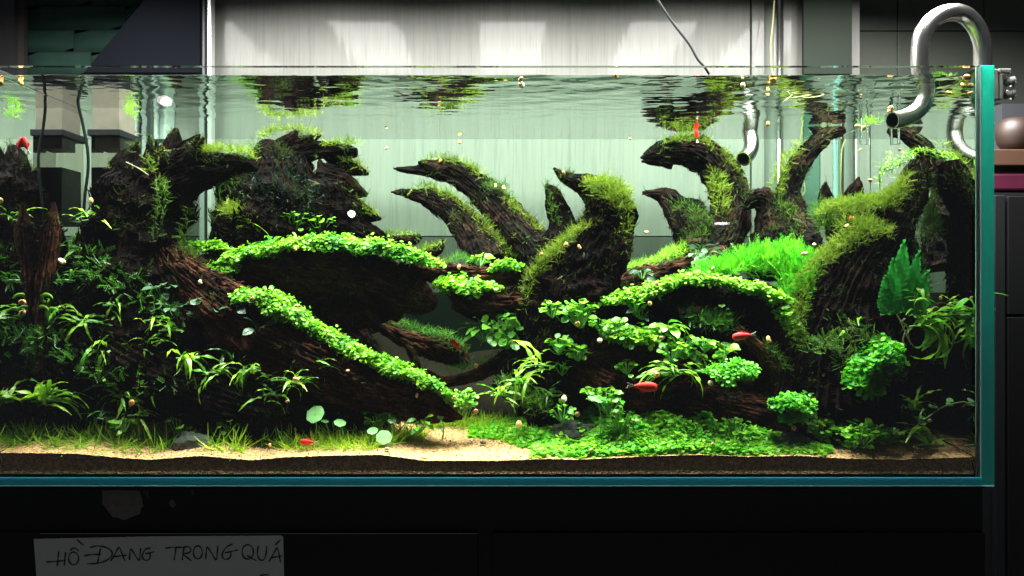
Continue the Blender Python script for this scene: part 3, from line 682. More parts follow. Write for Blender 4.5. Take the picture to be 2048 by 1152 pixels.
wood('driftwood_hollow', 'black driftwood mass filling the hollow under the bridge', [
 [(440, 560, .30, 50), (480, 620, .30, 70), (560, 660, .31, 70), (640, 680, .32, 60), (700, 720, .32, 60), (740, 790, .3, 50)],
 [(480, 560, .34, 60), (600, 600, .35, 70), (700, 620, .36, 60), (770, 640, .36, 20)],
], 'wood', .68)
wood('driftwood_finger', 'upper long driftwood finger sweeping left in the middle background', [
 [(787, 337, .44, 1.5), (815, 340, .44, 5), (850, 340, .44, 10), (885, 340, .44, 19), (920, 350, .43, 23), (955, 376, .42, 25), (990, 410, .40, 28), (1020, 445, .38, 32), (1055, 480, .34, 34), (1085, 515, .31, 34)],
 [(880, 338, .43, 12), (850, 328, .43, 7), (836, 325, .43, 2)],
], 'backwood', .9)
wood('driftwood_finger', 'lower long driftwood finger sweeping left in the middle background', [
 [(782, 384, .43, 1.5), (810, 386, .43, 6), (840, 391, .43, 12), (875, 404, .42, 20), (910, 428, .41, 24), (940, 462, .39, 30), (965, 500, .37, 36), (985, 540, .34, 44)],
 [(960, 480, .37, 20), (1000, 505, .36, 18), (1035, 525, .35, 12)],
], 'backwood', .95)
wood('driftwood_hand', 'big black driftwood hand with a curled fingertip in the centre', [
 [(1100, 870, .17, 62), (1108, 790, .17, 66), (1118, 700, .18, 74), (1136, 625, .19, 82), (1160, 562, .2, 78), (1190, 505, .2, 60), (1212, 462, .21, 50), (1216, 425, .21, 44), (1200, 392, .21, 34), (1172, 372, .21, 20), (1140, 360, .21, 12), (1122, 352, .21, 8)],
 [(1140, 362, .21, 9), (1124, 352, .21, 7), (1113, 342, .21, 3), (1107, 336, .21, 1.5)],
 [(1092, 368, .22, 4), (1104, 388, .22, 13), (1114, 415, .22, 17), (1124, 445, .22, 21), (1120, 485, .21, 30), (1100, 530, .2, 40)],
 [(1225, 440, .21, 34), (1234, 480, .21, 28), (1222, 530, .2, 24), (1200, 590, .2, 26)],
 [(1085, 520, .18, 18), (1068, 560, .18, 24), (1062, 620, .17, 30), (1052, 690, .17, 34), (1030, 740, .16, 30), (1000, 790, .15, 20)],
], 'wood', .95, 44)
wood('driftwood_arch', 'mossy driftwood arch bowing left at the back right', [
 [(1281, 316, .44, 2), (1300, 311, .44, 10), (1335, 302, .44, 21), (1380, 303, .44, 28), (1420, 322, .43, 32), (1450, 360, .42, 33), (1460, 410, .41, 34), (1452, 460, .39, 36), (1432, 505, .37, 38), (1400, 545, .34, 40)],
 [(1283, 323, .44, 2), (1310, 320, .44, 9), (1345, 325, .44, 14)],
 [(1330, 300, .44, 12), (1352, 282, .44, 8), (1366, 278, .44, 3)],
 [(1285, 386, .42, 4), (1305, 387, .42, 6), (1328, 392, .42, 14), (1352, 412, .41, 22), (1378, 445, .40, 36), (1400, 490, .38, 46), (1400, 530, .36, 50)],
 [(1330, 395, .42, 10), (1325, 384, .42, 5), (1324, 377, .42, 1.5)],
 [(1370, 420, .41, 24), (1395, 412, .41, 10), (1410, 420, .41, 4)],
], 'backwood', 1.05)
wood('driftwood_shelf', 'layered low driftwood shelf right of the hand', [
 [(1200, 580, .26, 14), (1270, 560, .27, 18), (1340, 548, .28, 22), (1420, 524, .30, 20), (1450, 500, .32, 12)],
 [(1190, 592, .22, 8), (1230, 588, .22, 10), (1290, 578, .23, 12), (1340, 572, .23, 8)],
 [(1170, 570, .24, 10), (1230, 568, .24, 8), (1300, 552, .25, 8)],
], 'redwood', 1.2)
wood('driftwood_branch', 'twisted driftwood branch rising to the water surface at the right', [
 [(1690, 261, .355, 5), (1678, 263, .355, 11), (1662, 265, .355, 10), (1645, 276, .355, 13), (1622, 298, .355, 16), (1600, 325, .355, 18), (1584, 356, .355, 19), (1575, 392, .355, 22), (1578, 430, .35, 34), (1585, 475, .34, 48), (1580, 530, .33, 62)],
 [(1487, 420, .35, 3), (1502, 402, .35, 14), (1520, 395, .35, 18), (1540, 420, .35, 26), (1548, 460, .34, 32), (1540, 500, .33, 36), (1530, 550, .32, 40)],
 [(1520, 400, .35, 14), (1530, 385, .35, 8), (1545, 395, .35, 10)],
 [(1640, 268, .36, 11), (1628, 256, .36, 7), (1618, 250, .36, 3)],
], 'backwood', 1.1)
wood('leaning_driftwood', 'massive black driftwood trunk leaning right with a flat broken top', [
 [(1838, 321, .11, 14), (1834, 345, .11, 21), (1822, 385, .11, 26), (1800, 425, .11, 34), (1772, 470, .12, 48), (1735, 525, .13, 66), (1705, 590, .14, 84), (1680, 680, .15, 105), (1670, 780, .15, 115), (1665, 880, .15, 110)],
 [(1790, 450, .16, 22), (1740, 440, .18, 34), (1690, 445, .20, 40), (1650, 450, .21, 30)],
 [(1740, 500, .16, 40), (1670, 530, .16, 36), (1620, 580, .16, 36), (1590, 650, .15, 44), (1580, 730, .14, 50), (1570, 820, .13, 50)],
 [(1651, 364, .22, 2), (1650, 385, .22, 9), (1654, 415, .22, 16), (1655, 450, .22, 22)],
 [(1718, 354, .21, 2), (1712, 374, .21, 10), (1704, 400, .21, 16), (1698, 440, .20, 24)],
 [(1770, 700, .15, 60), (1800, 800, .15, 60), (1790, 870, .14, 40)],
], 'wood', 1.0, 44)
wood('driftwood_stub', 'short driftwood stub with pale roots beside the right ferns', [
 [(1786, 604, .09, 14), (1800, 622, .09, 22), (1812, 660, .09, 26), (1815, 720, .10, 32), (1800, 800, .11, 36)],
], 'wood', 1.0)
wood('driftwood_wall', 'dark driftwood mass in the shade by the right pane', [
 [(1862, 450, .24, 40), (1850, 550, .22, 66), (1880, 660, .25, 60), (1870, 760, .22, 60), (1850, 860, .2, 40)],
 [(1890, 560, .2, 30), (1905, 680, .18, 40), (1900, 790, .17, 40)],
], 'wood', .9)
wood('driftwood_filler', 'black driftwood in the gap between ledge and leaning trunk', [
 [(1380, 660, .26, 50), (1450, 690, .26, 60), (1540, 720, .25, 60)], [(1300, 740, .24, 50), (1450, 780, .24, 60), (1600, 800, .24, 60)],
], 'wood', .8)
wood('driftwood_ledge', 'driftwood ledge under the bright green slope at right', [
 [(1195, 632, .17, 10), (1240, 612, .17, 20), (1310, 596, .17, 24), (1400, 584, .17, 26), (1490, 590, .17, 30), (1570, 620, .16, 36)],
 [(1400, 620, .21, 50), (1500, 640, .22, 60), (1560, 700, .2, 60)],
 [(1200, 650, .2, 40), (1300, 670, .2, 60), (1400, 700, .2, 60)],
], 'wood', 1.0)
wood('driftwood_log', 'dark grained driftwood log lying low behind the right carpet', [
 [(1140, 720, .15, 40), (1210, 760, .14, 46), (1300, 790, .13, 44), (1390, 806, .12, 40), (1480, 818, .12, 38), (1560, 842, .12, 28), (1610, 860, .12, 14)],
 [(1180, 700, .14, 26), (1260, 716, .13, 30), (1340, 730, .13, 28), (1420, 750, .13, 26), (1500, 770, .13, 24)],
 [(1230, 840, .13, 30), (1330, 850, .13, 36), (1450, 860, .13, 36), (1560, 866, .13, 26)],
], 'redwood', 1.3, 36)
wood('driftwood_twig', 'slanting driftwood twig beside the red fish at right', [
 [(1474, 654, .11, 7), (1492, 672, .11, 10), (1520, 700, .11, 12), (1545, 735, .11, 12), (1570, 765, .12, 14)],
 [(1416, 704, .12, 2), (1450, 694, .12, 4), (1485, 680, .12, 6)],
], 'redwood', .9)
wood('driftwood_knuckle', 'small brown root knuckles low at the right', [
 [(1600, 770, .12, 16), (1640, 760, .11, 24), (1680, 790, .11, 26), (1650, 820, .11, 16)],
 [(1730, 830, .12, 22), (1770, 810, .12, 26), (1790, 850, .12, 20)],
], 'redwood', 1.2)
wood('driftwood_snag', 'pale tipped driftwood snag lying inside the hollow', [
 [(742, 641, .27, 5), (760, 652, .27, 8), (800, 674, .27, 13), (850, 692, .27, 19), (900, 704, .27, 22), (935, 730, .27, 10)],
 [(738, 615, .28, 2), (765, 632, .28, 5), (800, 655, .28, 6)],
 [(812, 690, .25, 4), (826, 712, .25, 6), (838, 745, .25, 6)],
], 'redwood', 1.1)
wood('driftwood_snag', 'mossy driftwood root curving up to the hand from the hollow floor', [
 [(846, 740, .2, 6), (880, 764, .2, 9), (930, 756, .2, 9), (980, 738, .2, 12), (1020, 705, .2, 14), (1045, 670, .2, 20)],
], 'redwood', 1.0)

# ================================================================== moss and carpets
G1 = 'moss tufts on the driftwood'; G2 = 'bright green carpet plants'
def moss(label, pts, n, leaf=17, mat='moss', **kw): return patch('moss', label, 'moss', pts, n, leaf, 'frond', M[mat], zmin=-.35, jit=.55, up=.25, group=G1, **kw)
moss('yellow green moss on the hooked arm of the left stump', [(392, 312, .18, 12), (415, 305, .18, 12), (450, 304, .18, 10), (490, 308, .18, 9), (508, 318, .18, 5)], 420)
moss('thin moss between the splinters of the left stump', [(296, 320, .16, 8), (300, 345, .15, 6), (325, 300, .17, 6)], 70)
moss('brown green moss running down the front of the left stump', [(318, 360, .12, 8), (326, 390, .12, 10), (320, 430, .12, 8), (312, 480, .12, 8)], 150, 14, 'darkmoss')
moss('moss hanging at the inner edge of the left stump', [(376, 420, .17, 6), (372, 460, .17, 8), (368, 500, .17, 14), (380, 530, .16, 20)], 300, 15, 'darkmoss')
moss('moss crown on top of the clawed driftwood', [(528, 275, .32, 12), (560, 262, .32, 8), (590, 262, .32, 7), (625, 268, .32, 7), (640, 272, .32, 5)], 340, 14)
moss('moss on the long upper claw finger', [(652, 292, .32, 6), (680, 286, .32, 7), (712, 290, .32, 7)], 190, 14)
moss('moss on the second claw finger', [(690, 320, .33, 7), (715, 332, .33, 7), (732, 345, .33, 3)], 160, 13)
moss('moss at the left flank of the clawed driftwood', [(512, 290, .3, 10), (490, 340, .3, 20), (455, 370, .3, 14), (440, 400, .3, 10)], 520, 16, 'darkmoss')
moss('dark fuzz all over the body of the clawed driftwood', [(520, 440, .31, 60), (560, 380, .30, 60), (600, 420, .30, 60), (640, 400, .31, 40), (640, 460, .31, 50), (560, 320, .31, 34)], 2600, 12, 'blackmoss')
moss('olive moss cap on the rounded lump at back left', [(455, 420, .26, 14), (480, 434, .26, 24), (515, 455, .26, 20), (545, 480, .26, 10)], 620, 16)
moss('moss on the right side claws', [(725, 412, .32, 5), (748, 430, .32, 6), (720, 400, .32, 4)], 120, 12)
moss('moss along the low spurs behind the bridge', [(740, 470, .35, 6), (790, 472, .35, 8), (838, 472, .35, 4)], 260, 12)
moss('moss on the short upturned spur', [(830, 500, .35, 6), (862, 498, .35, 7), (885, 486, .35, 4)], 160, 12)
moss('moss on the upper driftwood finger', [(845, 322, .42, 5), (880, 318, .42, 6), (920, 326, .41, 7), (955, 345, .40, 8), (972, 362, .40, 6)], 300, 14)
moss('moss clump halfway down the upper driftwood finger', [(978, 378, .37, 10), (1000, 376, .37, 12), (1020, 398, .37, 9)], 260, 13, 'darkmoss')
moss('moss along the lower half of the upper finger', [(1012, 400, .37, 7), (1040, 430, .35, 9), (1065, 455, .33, 9), (1085, 475, .31, 6)], 280, 13)
moss('moss on the bend of the lower driftwood finger', [(825, 380, .42, 5), (850, 376, .42, 8), (880, 386, .41, 8), (915, 405, .40, 8)], 280, 14)
moss('moss down the back of the lower finger', [(920, 410, .39, 8), (950, 440, .38, 11), (980, 470, .36, 12), (1005, 500, .34, 12), (1025, 518, .33, 8)], 460, 14)
moss('thick yellow green moss on the knuckle of the driftwood hand', [(1178, 372, .19, 14), (1205, 378, .18, 24), (1232, 395, .18, 28), (1245, 425, .18, 18)], 1700, 15)
moss('moss band round the wrist of the driftwood hand', [(1252, 440, .18, 8), (1245, 465, .18, 14), (1225, 480, .18, 10), (1200, 480, .17, 10)], 340, 16)
moss('moss on the small finger of the hand', [(1092, 366, .21, 5), (1100, 392, .2, 5), (1108, 430, .2, 6), (1120, 455, .2, 6)], 120, 11, 'darkmoss')
moss('moss sloping down the left edge of the hand', [(1178, 455, .17, 10), (1150, 470, .17, 12), (1120, 495, .16, 13), (1092, 520, .16, 14), (1070, 548, .16, 12)], 760, 15)
moss('dull moss on the hand stem', [(1062, 545, .15, 10), (1055, 580, .15, 9), (1048, 620, .15, 8)], 200, 12)
moss('moss over the top of the driftwood arch', [(1335, 286, .42, 7), (1375, 280, .42, 9), (1410, 292, .42, 11), (1445, 320, .41, 12), (1470, 350, .40, 10), (1482, 380, .40, 6)], 700, 16)
moss('moss cascade down the front of the arch', [(1425, 345, .39, 10), (1440, 375, .38, 16), (1440, 400, .37, 14), (1450, 440, .37, 12)], 420, 14)
moss('dark moss over the small arm of the arch', [(1345, 408, .39, 10), (1370, 420, .38, 20), (1400, 450, .37, 26), (1390, 480, .36, 28), (1385, 505, .34, 24)], 800, 13, 'darkmoss')
moss('moss on the rising twisted branch', [(1600, 290, .34, 8), (1578, 320, .34, 12), (1560, 350, .34, 12), (1555, 390, .33, 10)], 420, 14)
moss('dark moss down the twisted branch', [(1560, 400, .32, 12), (1575, 430, .32, 20), (1585, 460, .32, 22), (1590, 500, .31, 24)], 600, 13, 'darkmoss')
moss('moss mound on the leaning trunk', [(1650, 432, .17, 18, 12), (1680, 415, .15, 22, 16), (1715, 412, .13, 28, 20), (1760, 415, .11, 30, 24), (1795, 390, .095, 20)], 3600, 12.5)
moss('moss hanging over the face of the leaning trunk', [(1700, 450, .11, 28), (1750, 465, .09, 30), (1690, 490, .11, 26), (1650, 525, .11, 20)], 2200, 12.5)
moss('moss near the broken top of the leaning trunk', [(1812, 352, .09, 9), (1797, 378, .09, 12), (1780, 400, .085, 16)], 300, 15)
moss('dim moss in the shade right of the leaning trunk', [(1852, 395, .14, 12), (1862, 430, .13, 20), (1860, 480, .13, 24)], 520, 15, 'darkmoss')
moss('moss between the two driftwood spikes', [(1640, 410, .19, 14), (1650, 440, .18, 22), (1670, 470, .18, 20)], 600, 15, 'darkmoss')
moss('moss edging the bright slope', [(1660, 505, .11, 16), (1625, 540, .11, 18), (1602, 585, .11, 18), (1590, 640, .10, 18), (1590, 695, .10, 14)], 1400, 11.5)
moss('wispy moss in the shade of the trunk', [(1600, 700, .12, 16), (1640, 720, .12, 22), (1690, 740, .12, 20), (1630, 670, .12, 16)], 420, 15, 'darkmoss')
moss('olive moss tuft low on the trunk', [(1640, 770, .09, 16), (1680, 775, .09, 18), (1660, 795, .09, 10)], 420, 17)
moss('moss at the twig by the red fish', [(1530, 690, .1, 10), (1550, 720, .1, 12), (1570, 745, .1, 10)], 220, 13, 'darkmoss')
moss('moss hanging under the bright slope', [(1480, 640, .15, 16), (1420, 640, .15, 24), (1380, 650, .16, 20)], 420, 13, 'darkmoss')
patch('dark_ground_moss', 'dark fuzzy moss on the snag in the hollow', 'moss', [(770, 640, .26, 10), (810, 655, .26, 12), (850, 668, .26, 14), (890, 680, .26, 18), (925, 705, .26, 14)], 1000, 15, 'blade', M['oldgrass'], up=.6, group=G1)
patch('dark_ground_moss', 'dark fuzzy moss on the root below the hollow', 'moss', [(890, 745, .19, 8), (930, 738, .19, 10), (980, 722, .19, 10), (1010, 700, .19, 8)], 500, 14, 'blade', M['oldgrass'], up=.6, group=G1)
patch('dark_ground_moss', 'short green turf at the foot of the back fingers', 'moss', [(885, 530, .3, 10), (920, 520, .3, 14), (960, 530, .3, 10)], 500, 14, 'blade', M['oldgrass'], up=.6, group=G1)
patch('dark_ground_moss', 'green turf on the slope at the foot of the arch', 'moss', [(1255, 540, .32, 10), (1290, 530, .32, 14), (1330, 520, .32, 16), (1362, 500, .33, 16)], 1200, 15, 'blade', M['grass'], up=.6, group=G1)
patch('dark_ground_moss', 'dark green shrubby moss at far left behind the stick', 'moss', [(30, 560, .3, 40), (70, 580, .3, 40), (120, 590, .28, 40), (150, 600, .26, 34)], 1700, 16, 'frond', M['darkmoss'], up=.3, group=G1)
def carpet(label, pts, n, leaf=6.2, mat='carpet', kind='round', **kw): return patch('carpet_plant', label, 'carpet plant', pts, n, leaf, kind, M[mat], group=G2, jit=.45, up=.62, **kw)
carpet('bright leafy carpet along the top of the driftwood bridge', [(440, 532, .17, 12), (480, 518, .17, 17), (540, 504, .17, 19), (600, 496, .17, 18), (660, 492, .17, 19), (720, 500, .17, 20), (780, 508, .17, 20), (830, 520, .17, 17), (880, 532, .17, 10)], 7800)
carpet('small leafy carpet on the left end of the bridge', [(388, 494, .2, 10), (410, 496, .2, 12), (440, 500, .2, 12), (462, 508, .2, 7)], 930)
carpet('trailing leaves at the lower left end of the bridge', [(420, 545, .16, 12), (445, 548, .16, 13), (470, 535, .16, 10)], 570)
carpet('leafy cushion below the bridge in the centre', [(885, 568, .17, 12), (910, 578, .17, 20), (945, 582, .17, 20), (980, 580, .17, 10), (1000, 576, .17, 5)], 2550, 8)
carpet('small cushion of leaves behind the centre cushion', [(988, 540, .2, 8), (1010, 534, .2, 11), (1040, 538, .2, 9)], 840, 8)
carpet('yellow green cushion at the head of the long root', [(478, 600, .1, 14), (510, 600, .1, 20), (545, 612, .1, 24), (580, 632, .1, 24), (615, 650, .1, 16)], 3750, 6.4)
carpet('narrow leafy ribbon running down the long root', [(610, 652, .09, 12), (650, 672, .09, 15), (700, 700, .08, 17), (750, 725, .08, 16), (800, 748, .075, 17), (850, 765, .07, 14), (885, 785, .07, 11), (915, 805, .07, 9)], 5400, 6.4)
carpet('leafy edge along the driftwood ledge at right', [(1215, 605, .13, 12), (1255, 598, .13, 16), (1300, 585, .13, 16), (1350, 568, .13, 16), (1400, 562, .13, 15), (1460, 570, .12, 15), (1520, 585, .12, 16), (1575, 610, .12, 14)], 5400, 6.4)
patch('needle_carpet', 'dense bright feathery slope in front of the twisted branch', 'carpet plant', [(1400, 556, .2, 20), (1460, 545, .2, 30), (1520, 535, .2, 36), (1575, 528, .19, 38), (1596, 550, .16, 36), (1590, 600, .13, 26)], 3400, 17, 'sprig', M['greencarpet'], up=.5, jit=.5, group=G2)
carpet('thin fringe of leaves under the feathery slope', [(1570, 630, .11, 14), (1590, 660, .11, 12), (1600, 690, .11, 8)], 450, 8)
carpet('leafy cushion on the middle ledge at right', [(1222, 668, .1, 14), (1255, 680, .1, 20), (1290, 680, .1, 19), (1312, 676, .1, 10)], 2250, 9.5)
carpet('round leafy cushion right of the long ferns', [(1432, 750, .045, 14), (1465, 750, .045, 24), (1500, 742, .045, 14)], 2250, 6.4, 'greencarpet')
carpet('leafy cushion hanging in front of the trunk foot', [(1552, 812, .045, 12), (1580, 810, .045, 18), (1610, 825, .045, 14), (1575, 840, .045, 10)], 1350, 9, 'greencarpet')
carpet('tall leafy cushion climbing the right of the trunk', [(1715, 775, .035, 22), (1735, 745, .035, 28), (1765, 720, .035, 28), (1775, 700, .04, 16), (1740, 790, .035, 16)], 3150, 10, 'greencarpet')
carpet('moss green leaves low beside the grey stone', [(1640, 845, .08, 14), (1670, 855, .08, 16), (1650, 870, .08, 12)], 630, 9)
carpet('leafy clump behind the round pale leaves', [(740, 820, .1, 14), (770, 826, .1, 18), (810, 835, .1, 12)], 930, 9, 'greencarpet')
carpet('lit leafy cushion at far left edge', [(5, 500, .24, 24), (28, 505, .24, 18), (40, 520, .24, 10)], 1350, 9)
GD = 'dim creeping foliage'
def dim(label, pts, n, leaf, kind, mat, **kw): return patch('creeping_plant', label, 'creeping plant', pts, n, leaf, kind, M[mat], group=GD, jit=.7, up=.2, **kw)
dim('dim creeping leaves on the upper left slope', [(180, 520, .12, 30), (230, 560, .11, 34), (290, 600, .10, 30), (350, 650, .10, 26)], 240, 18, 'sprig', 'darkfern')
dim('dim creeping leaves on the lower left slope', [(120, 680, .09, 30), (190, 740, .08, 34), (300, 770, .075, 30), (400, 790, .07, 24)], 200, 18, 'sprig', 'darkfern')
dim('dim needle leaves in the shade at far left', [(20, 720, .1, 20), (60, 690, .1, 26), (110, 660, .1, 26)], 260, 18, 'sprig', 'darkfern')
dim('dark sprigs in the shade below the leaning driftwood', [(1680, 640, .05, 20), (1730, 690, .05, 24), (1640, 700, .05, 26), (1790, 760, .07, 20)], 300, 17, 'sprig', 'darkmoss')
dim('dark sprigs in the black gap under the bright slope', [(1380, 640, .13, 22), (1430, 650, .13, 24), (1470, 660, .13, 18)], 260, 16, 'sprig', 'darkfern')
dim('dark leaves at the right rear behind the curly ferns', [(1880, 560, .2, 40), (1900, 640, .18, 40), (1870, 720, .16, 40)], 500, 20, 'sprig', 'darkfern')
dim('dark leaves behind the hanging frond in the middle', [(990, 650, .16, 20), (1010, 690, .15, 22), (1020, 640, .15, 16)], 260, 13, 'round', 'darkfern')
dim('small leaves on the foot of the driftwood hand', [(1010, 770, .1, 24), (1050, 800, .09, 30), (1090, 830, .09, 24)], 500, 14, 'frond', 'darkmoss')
# creeping floor carpet
def floorpatch(name, label, cat, region, n, leaf, kind, mat, up=.8, jit=.35, hmax=0.0, group=None):
    """region: list of (px, depth0, depth1, height)"""
    reg = np.array(region, float); Ps = []; Ls = []
    px = rng.uniform(reg[0, 0], reg[-1, 0], n)
    d0 = np.interp(px, reg[:, 0], reg[:, 1]); d1 = np.interp(px, reg[:, 0], reg[:, 2]); h = np.interp(px, reg[:, 0], reg[:, 3])
    u = rng.uniform(0, 1, n); dd = d0+(d1-d0)*u
    for i in range(n):
        d = float(dd[i]); x = (px[i]-1024)*R(d); x = min(max(x, XL+.005), XR-.005)
        hh = h[i]*(.25+.75*min(1, u[i]*2))*(.5+.7*abs(mn.noise(Vector((x*30, d*30, 9)))+.6))
        Ps.append((x, d, ground(x, max(0, d-.002))+hh*random.random()**.6)); Ls.append(leaf*R(d)*random.uniform(.6, 1.35))
    Nn = np.tile(np.array([0, -.25, 1.0]), (n, 1))
    o = link(name, scatter(name, Ps, Nn, Ls, kind, mat, jit)); tag(o, label, cat, group, 'stuff'); return o
floorpatch('carpet_plant', 'wide bright carpet of small leaves on the sand at right of centre', 'carpet plant', [(940, .12, .15, .004), (1010, .09, .16, .008), (1065, .04, .16, .012), (1150, .012, .15, .024), (1250, .010, .14, .036), (1400, .010, .13, .034), (1500, .012, .10, .018), (1570, .02, .07, .010), (1660, .02, .035, .004)], 24000, 8, 'round', M['floorcarpet'], group=G2)
floorpatch('carpet_plant', 'yellow green seedlings scattered at the carpet front edge', 'carpet plant', [(1060, .006, .03, .006), (1300, .006, .03, .006), (1600, .006, .03, .006), (1650, .006, .02, .004)], 1100, 9, 'round', M['carpet'], group=G2)
floorpatch('grass', 'fine yellow green grass on the sand left of the open sand', 'grass', [(560, .04, .10, .002), (640, .03, .12, .002), (740, .02, .12, .002), (800, .06, .12, .002), (850, .10, .13, .002)], 1700, 38, 'blade', M['brightgrass'], jit=1.0)
floorpatch('grass', 'tufts of darker grass along the glass at far left', 'grass', [(0, .03, .10, .002), (80, .02, .10, .002), (200, .012, .10, .002), (300, .025, .10, .002), (340, .04, .1, .002)], 650, 46, 'blade', M['grass'], jit=1.0)
floorpatch('grass', 'single grass tuft in front of the low root', 'grass', [(415, .03, .04, .002), (450, .015, .05, .002), (490, .03, .04, .002)], 80, 54, 'blade', M['brightgrass'], jit=.9)
floorpatch('grass', 'thin bright grass behind the open sand', 'grass', [(850, .14, .17, .002), (900, .15, .18, .002), (1000, .12, .18, .002), (1080, .08, .16, .002)], 1300, 28, 'blade', M['brightgrass'], jit=.5)
floorpatch('grass', 'sparse grass between the left tufts and the pale leaves', 'grass', [(330, .05, .12, .002), (450, .06, .12, .002), (600, .05, .12, .002)], 500, 50, 'blade', M['oldgrass'], jit=.8)
floorpatch('gravel', 'loose grains and chips on the open sand', 'gravel', [(250, .006, .05, .0), (500, .006, .06, .0), (850, .006, .12, .0), (1050, .006, .08, 0), (1300, .006, .02, .0), (1700, .006, .08, .0), (1940, .006, .12, .0)], 2600, 3.6, 'round', simple('sand grains', (.40, .24, .12), .8, noise_amt=.6, nscale=120), jit=.8)

# ================================================================== leafy plants with leaves as parts
def leaf_mesh(name, L, W, nseg, curve, ripple, kind, mat):
    """leaf along +x, arching towards -z, unit length"""
    V, F = [], []
    ph = random.uniform(0, 6)
    for i in range(nseg+1):
        t = i/nseg; ang = curve*t
        x = math.sin(ang)/curve if abs(curve) > .01 else t; z = (math.cos(ang)-1)/curve if abs(curve) > .01 else 0
        if kind == 'blade': wd = W*math.sin(math.pi*min(1, .08+.92*t))**.7*(1-.3*t)
        elif kind == 'round': wd = W*math.sqrt(max(0, 1-(2*t-1)**2))
        elif kind == 'oval': wd = W*math.sin(math.pi*t)**.8
        else: wd = W*(math.sin(math.pi*min(1, t**.7)))**.8
        wd = max(wd, .006)
        rp = ripple*math.sin(t*17+ph)
        V += [(x, -wd, z+.18*wd+rp), (x, 0, z), (x, wd, z+.18*wd-rp)]
    for i in range(nseg):
        a = 3*i; F += [(a, a+3, a+4, a+1), (a+1, a+4, a+5, a+2)]
    return mesh(name, V, F, mat, True, tint=np.full(len(V), .01))
LV = {}
def variants(key, n, **kw):
    LV[key] = [leaf_mesh('leaf', 1, kw['W']*random.uniform(.85, 1.2), kw['nseg'], kw['curve']*random.uniform(.5, 1.5), kw['ripple'], kw['kind'], M[kw['mat']]) for _ in range(n)]
variants('fern', 8, W=.056, nseg=11, curve=1.2, ripple=.03, kind='blade', mat='fern')
variants('darkfern', 5, W=.062, nseg=8, curve=1.0, ripple=.02, kind='blade', mat='darkfern')
variants('curl', 6, W=.075, nseg=14, curve=2.6, ripple=.018, kind='blade', mat='bush')
variants('bush', 5, W=.46, nseg=6, curve=.5, ripple=.0, kind='round', mat='bush')
variants('grey', 5, W=.30, nseg=6, curve=.7, ripple=.015, kind='oval', mat='grey_leaf')
variants('broad', 5, W=.26, nseg=8, curve=.8, ripple=.02, kind='oval', mat='bush')
variants('darkbroad', 5, W=.17, nseg=8, curve=.7, ripple=.02, kind='oval', mat='darkfern')
variants('penny', 4, W=.5, nseg=8, curve=.25, ripple=.0, kind='round', mat='penny')
variants('long', 4, W=.05, nseg=14, curve=1.3, ripple=.006, kind='blade', mat='fern')
def orient(o, d, up=Vector((0, 0, 1)), roll=0):
    x = d.normalized(); z = up-x*up.dot(x)
    if z.length < 1e-3: z = x.orthogonal()
    z.normalize(); y = z.cross(x)
    m = Matrix((x, y, z)).transposed()
    o.rotation_euler = (m @ Matrix.Rotation(roll, 3, 'X')).to_euler()
def plant(name, label, cat, px, py, d, key, n, leaf, spread=0, mode='rosette', az=(-180, 180), el=(10, 70), group=None, stem=True, squash=.8, depth=1.0):
    c = P(px, py, d); root = empty(name, c); tag(root, label, cat, group)
    k = R(d); sm = MB()
    for i in range(n):
        if mode == 'rosette':
            a = math.radians(random.uniform(*az)); e_ = math.radians(random.uniform(*el))
            dr = Vector((math.cos(e_)*math.cos(a), math.cos(e_)*math.sin(a)*.8, math.sin(e_)))
            off = Vector((random.gauss(0, spread*.4), random.gauss(0, spread*.3), random.gauss(0, spread*.3)))*k
        else:
            u = Vector((random.gauss(0, 1), random.gauss(0, 1), random.gauss(0, 1))).normalized(); u.z = abs(u.z)*.9 if random.random() < .7 else u.z
            rr = random.uniform(.55, 1)
            off = Vector((u.x*spread*rr, u.y*spread*rr*depth, u.z*spread*rr*squash))*k
            dr = Vector((u.x+random.gauss(0, .4), u.y*.7-.25+random.gauss(0, .3), .25*u.z+random.gauss(0, .2)))
        o = link('leaf', random.choice(LV[key]), None, root); o.location = off
        s_ = leaf*k*random.uniform(.65, 1.25); o.scale = (s_, s_, s_); orient(o, dr, Vector((0, -.25, 1)), random.gauss(0, .3))
        if stem and mode == 'ball':
            b0 = Vector((0, 0, -spread*squash*.9*k)); sm.tube([b0, b0.lerp(off, .5)+Vector((0, 0, -.1*spread*k)), off], .0007, 4, False)
    if stem:
        if mode == 'rosette': sm.tube([Vector((-.25*leaf*k-spread*.3*k, 0, -.03*leaf*k)), Vector((0, 0, 0)), Vector((.25*leaf*k+spread*.3*k, .004, -.04*leaf*k))], .0016, 6)
        sm.build('stem', M['stem'], root)
    return root
GF = 'narrow leaved ferns on the driftwood'
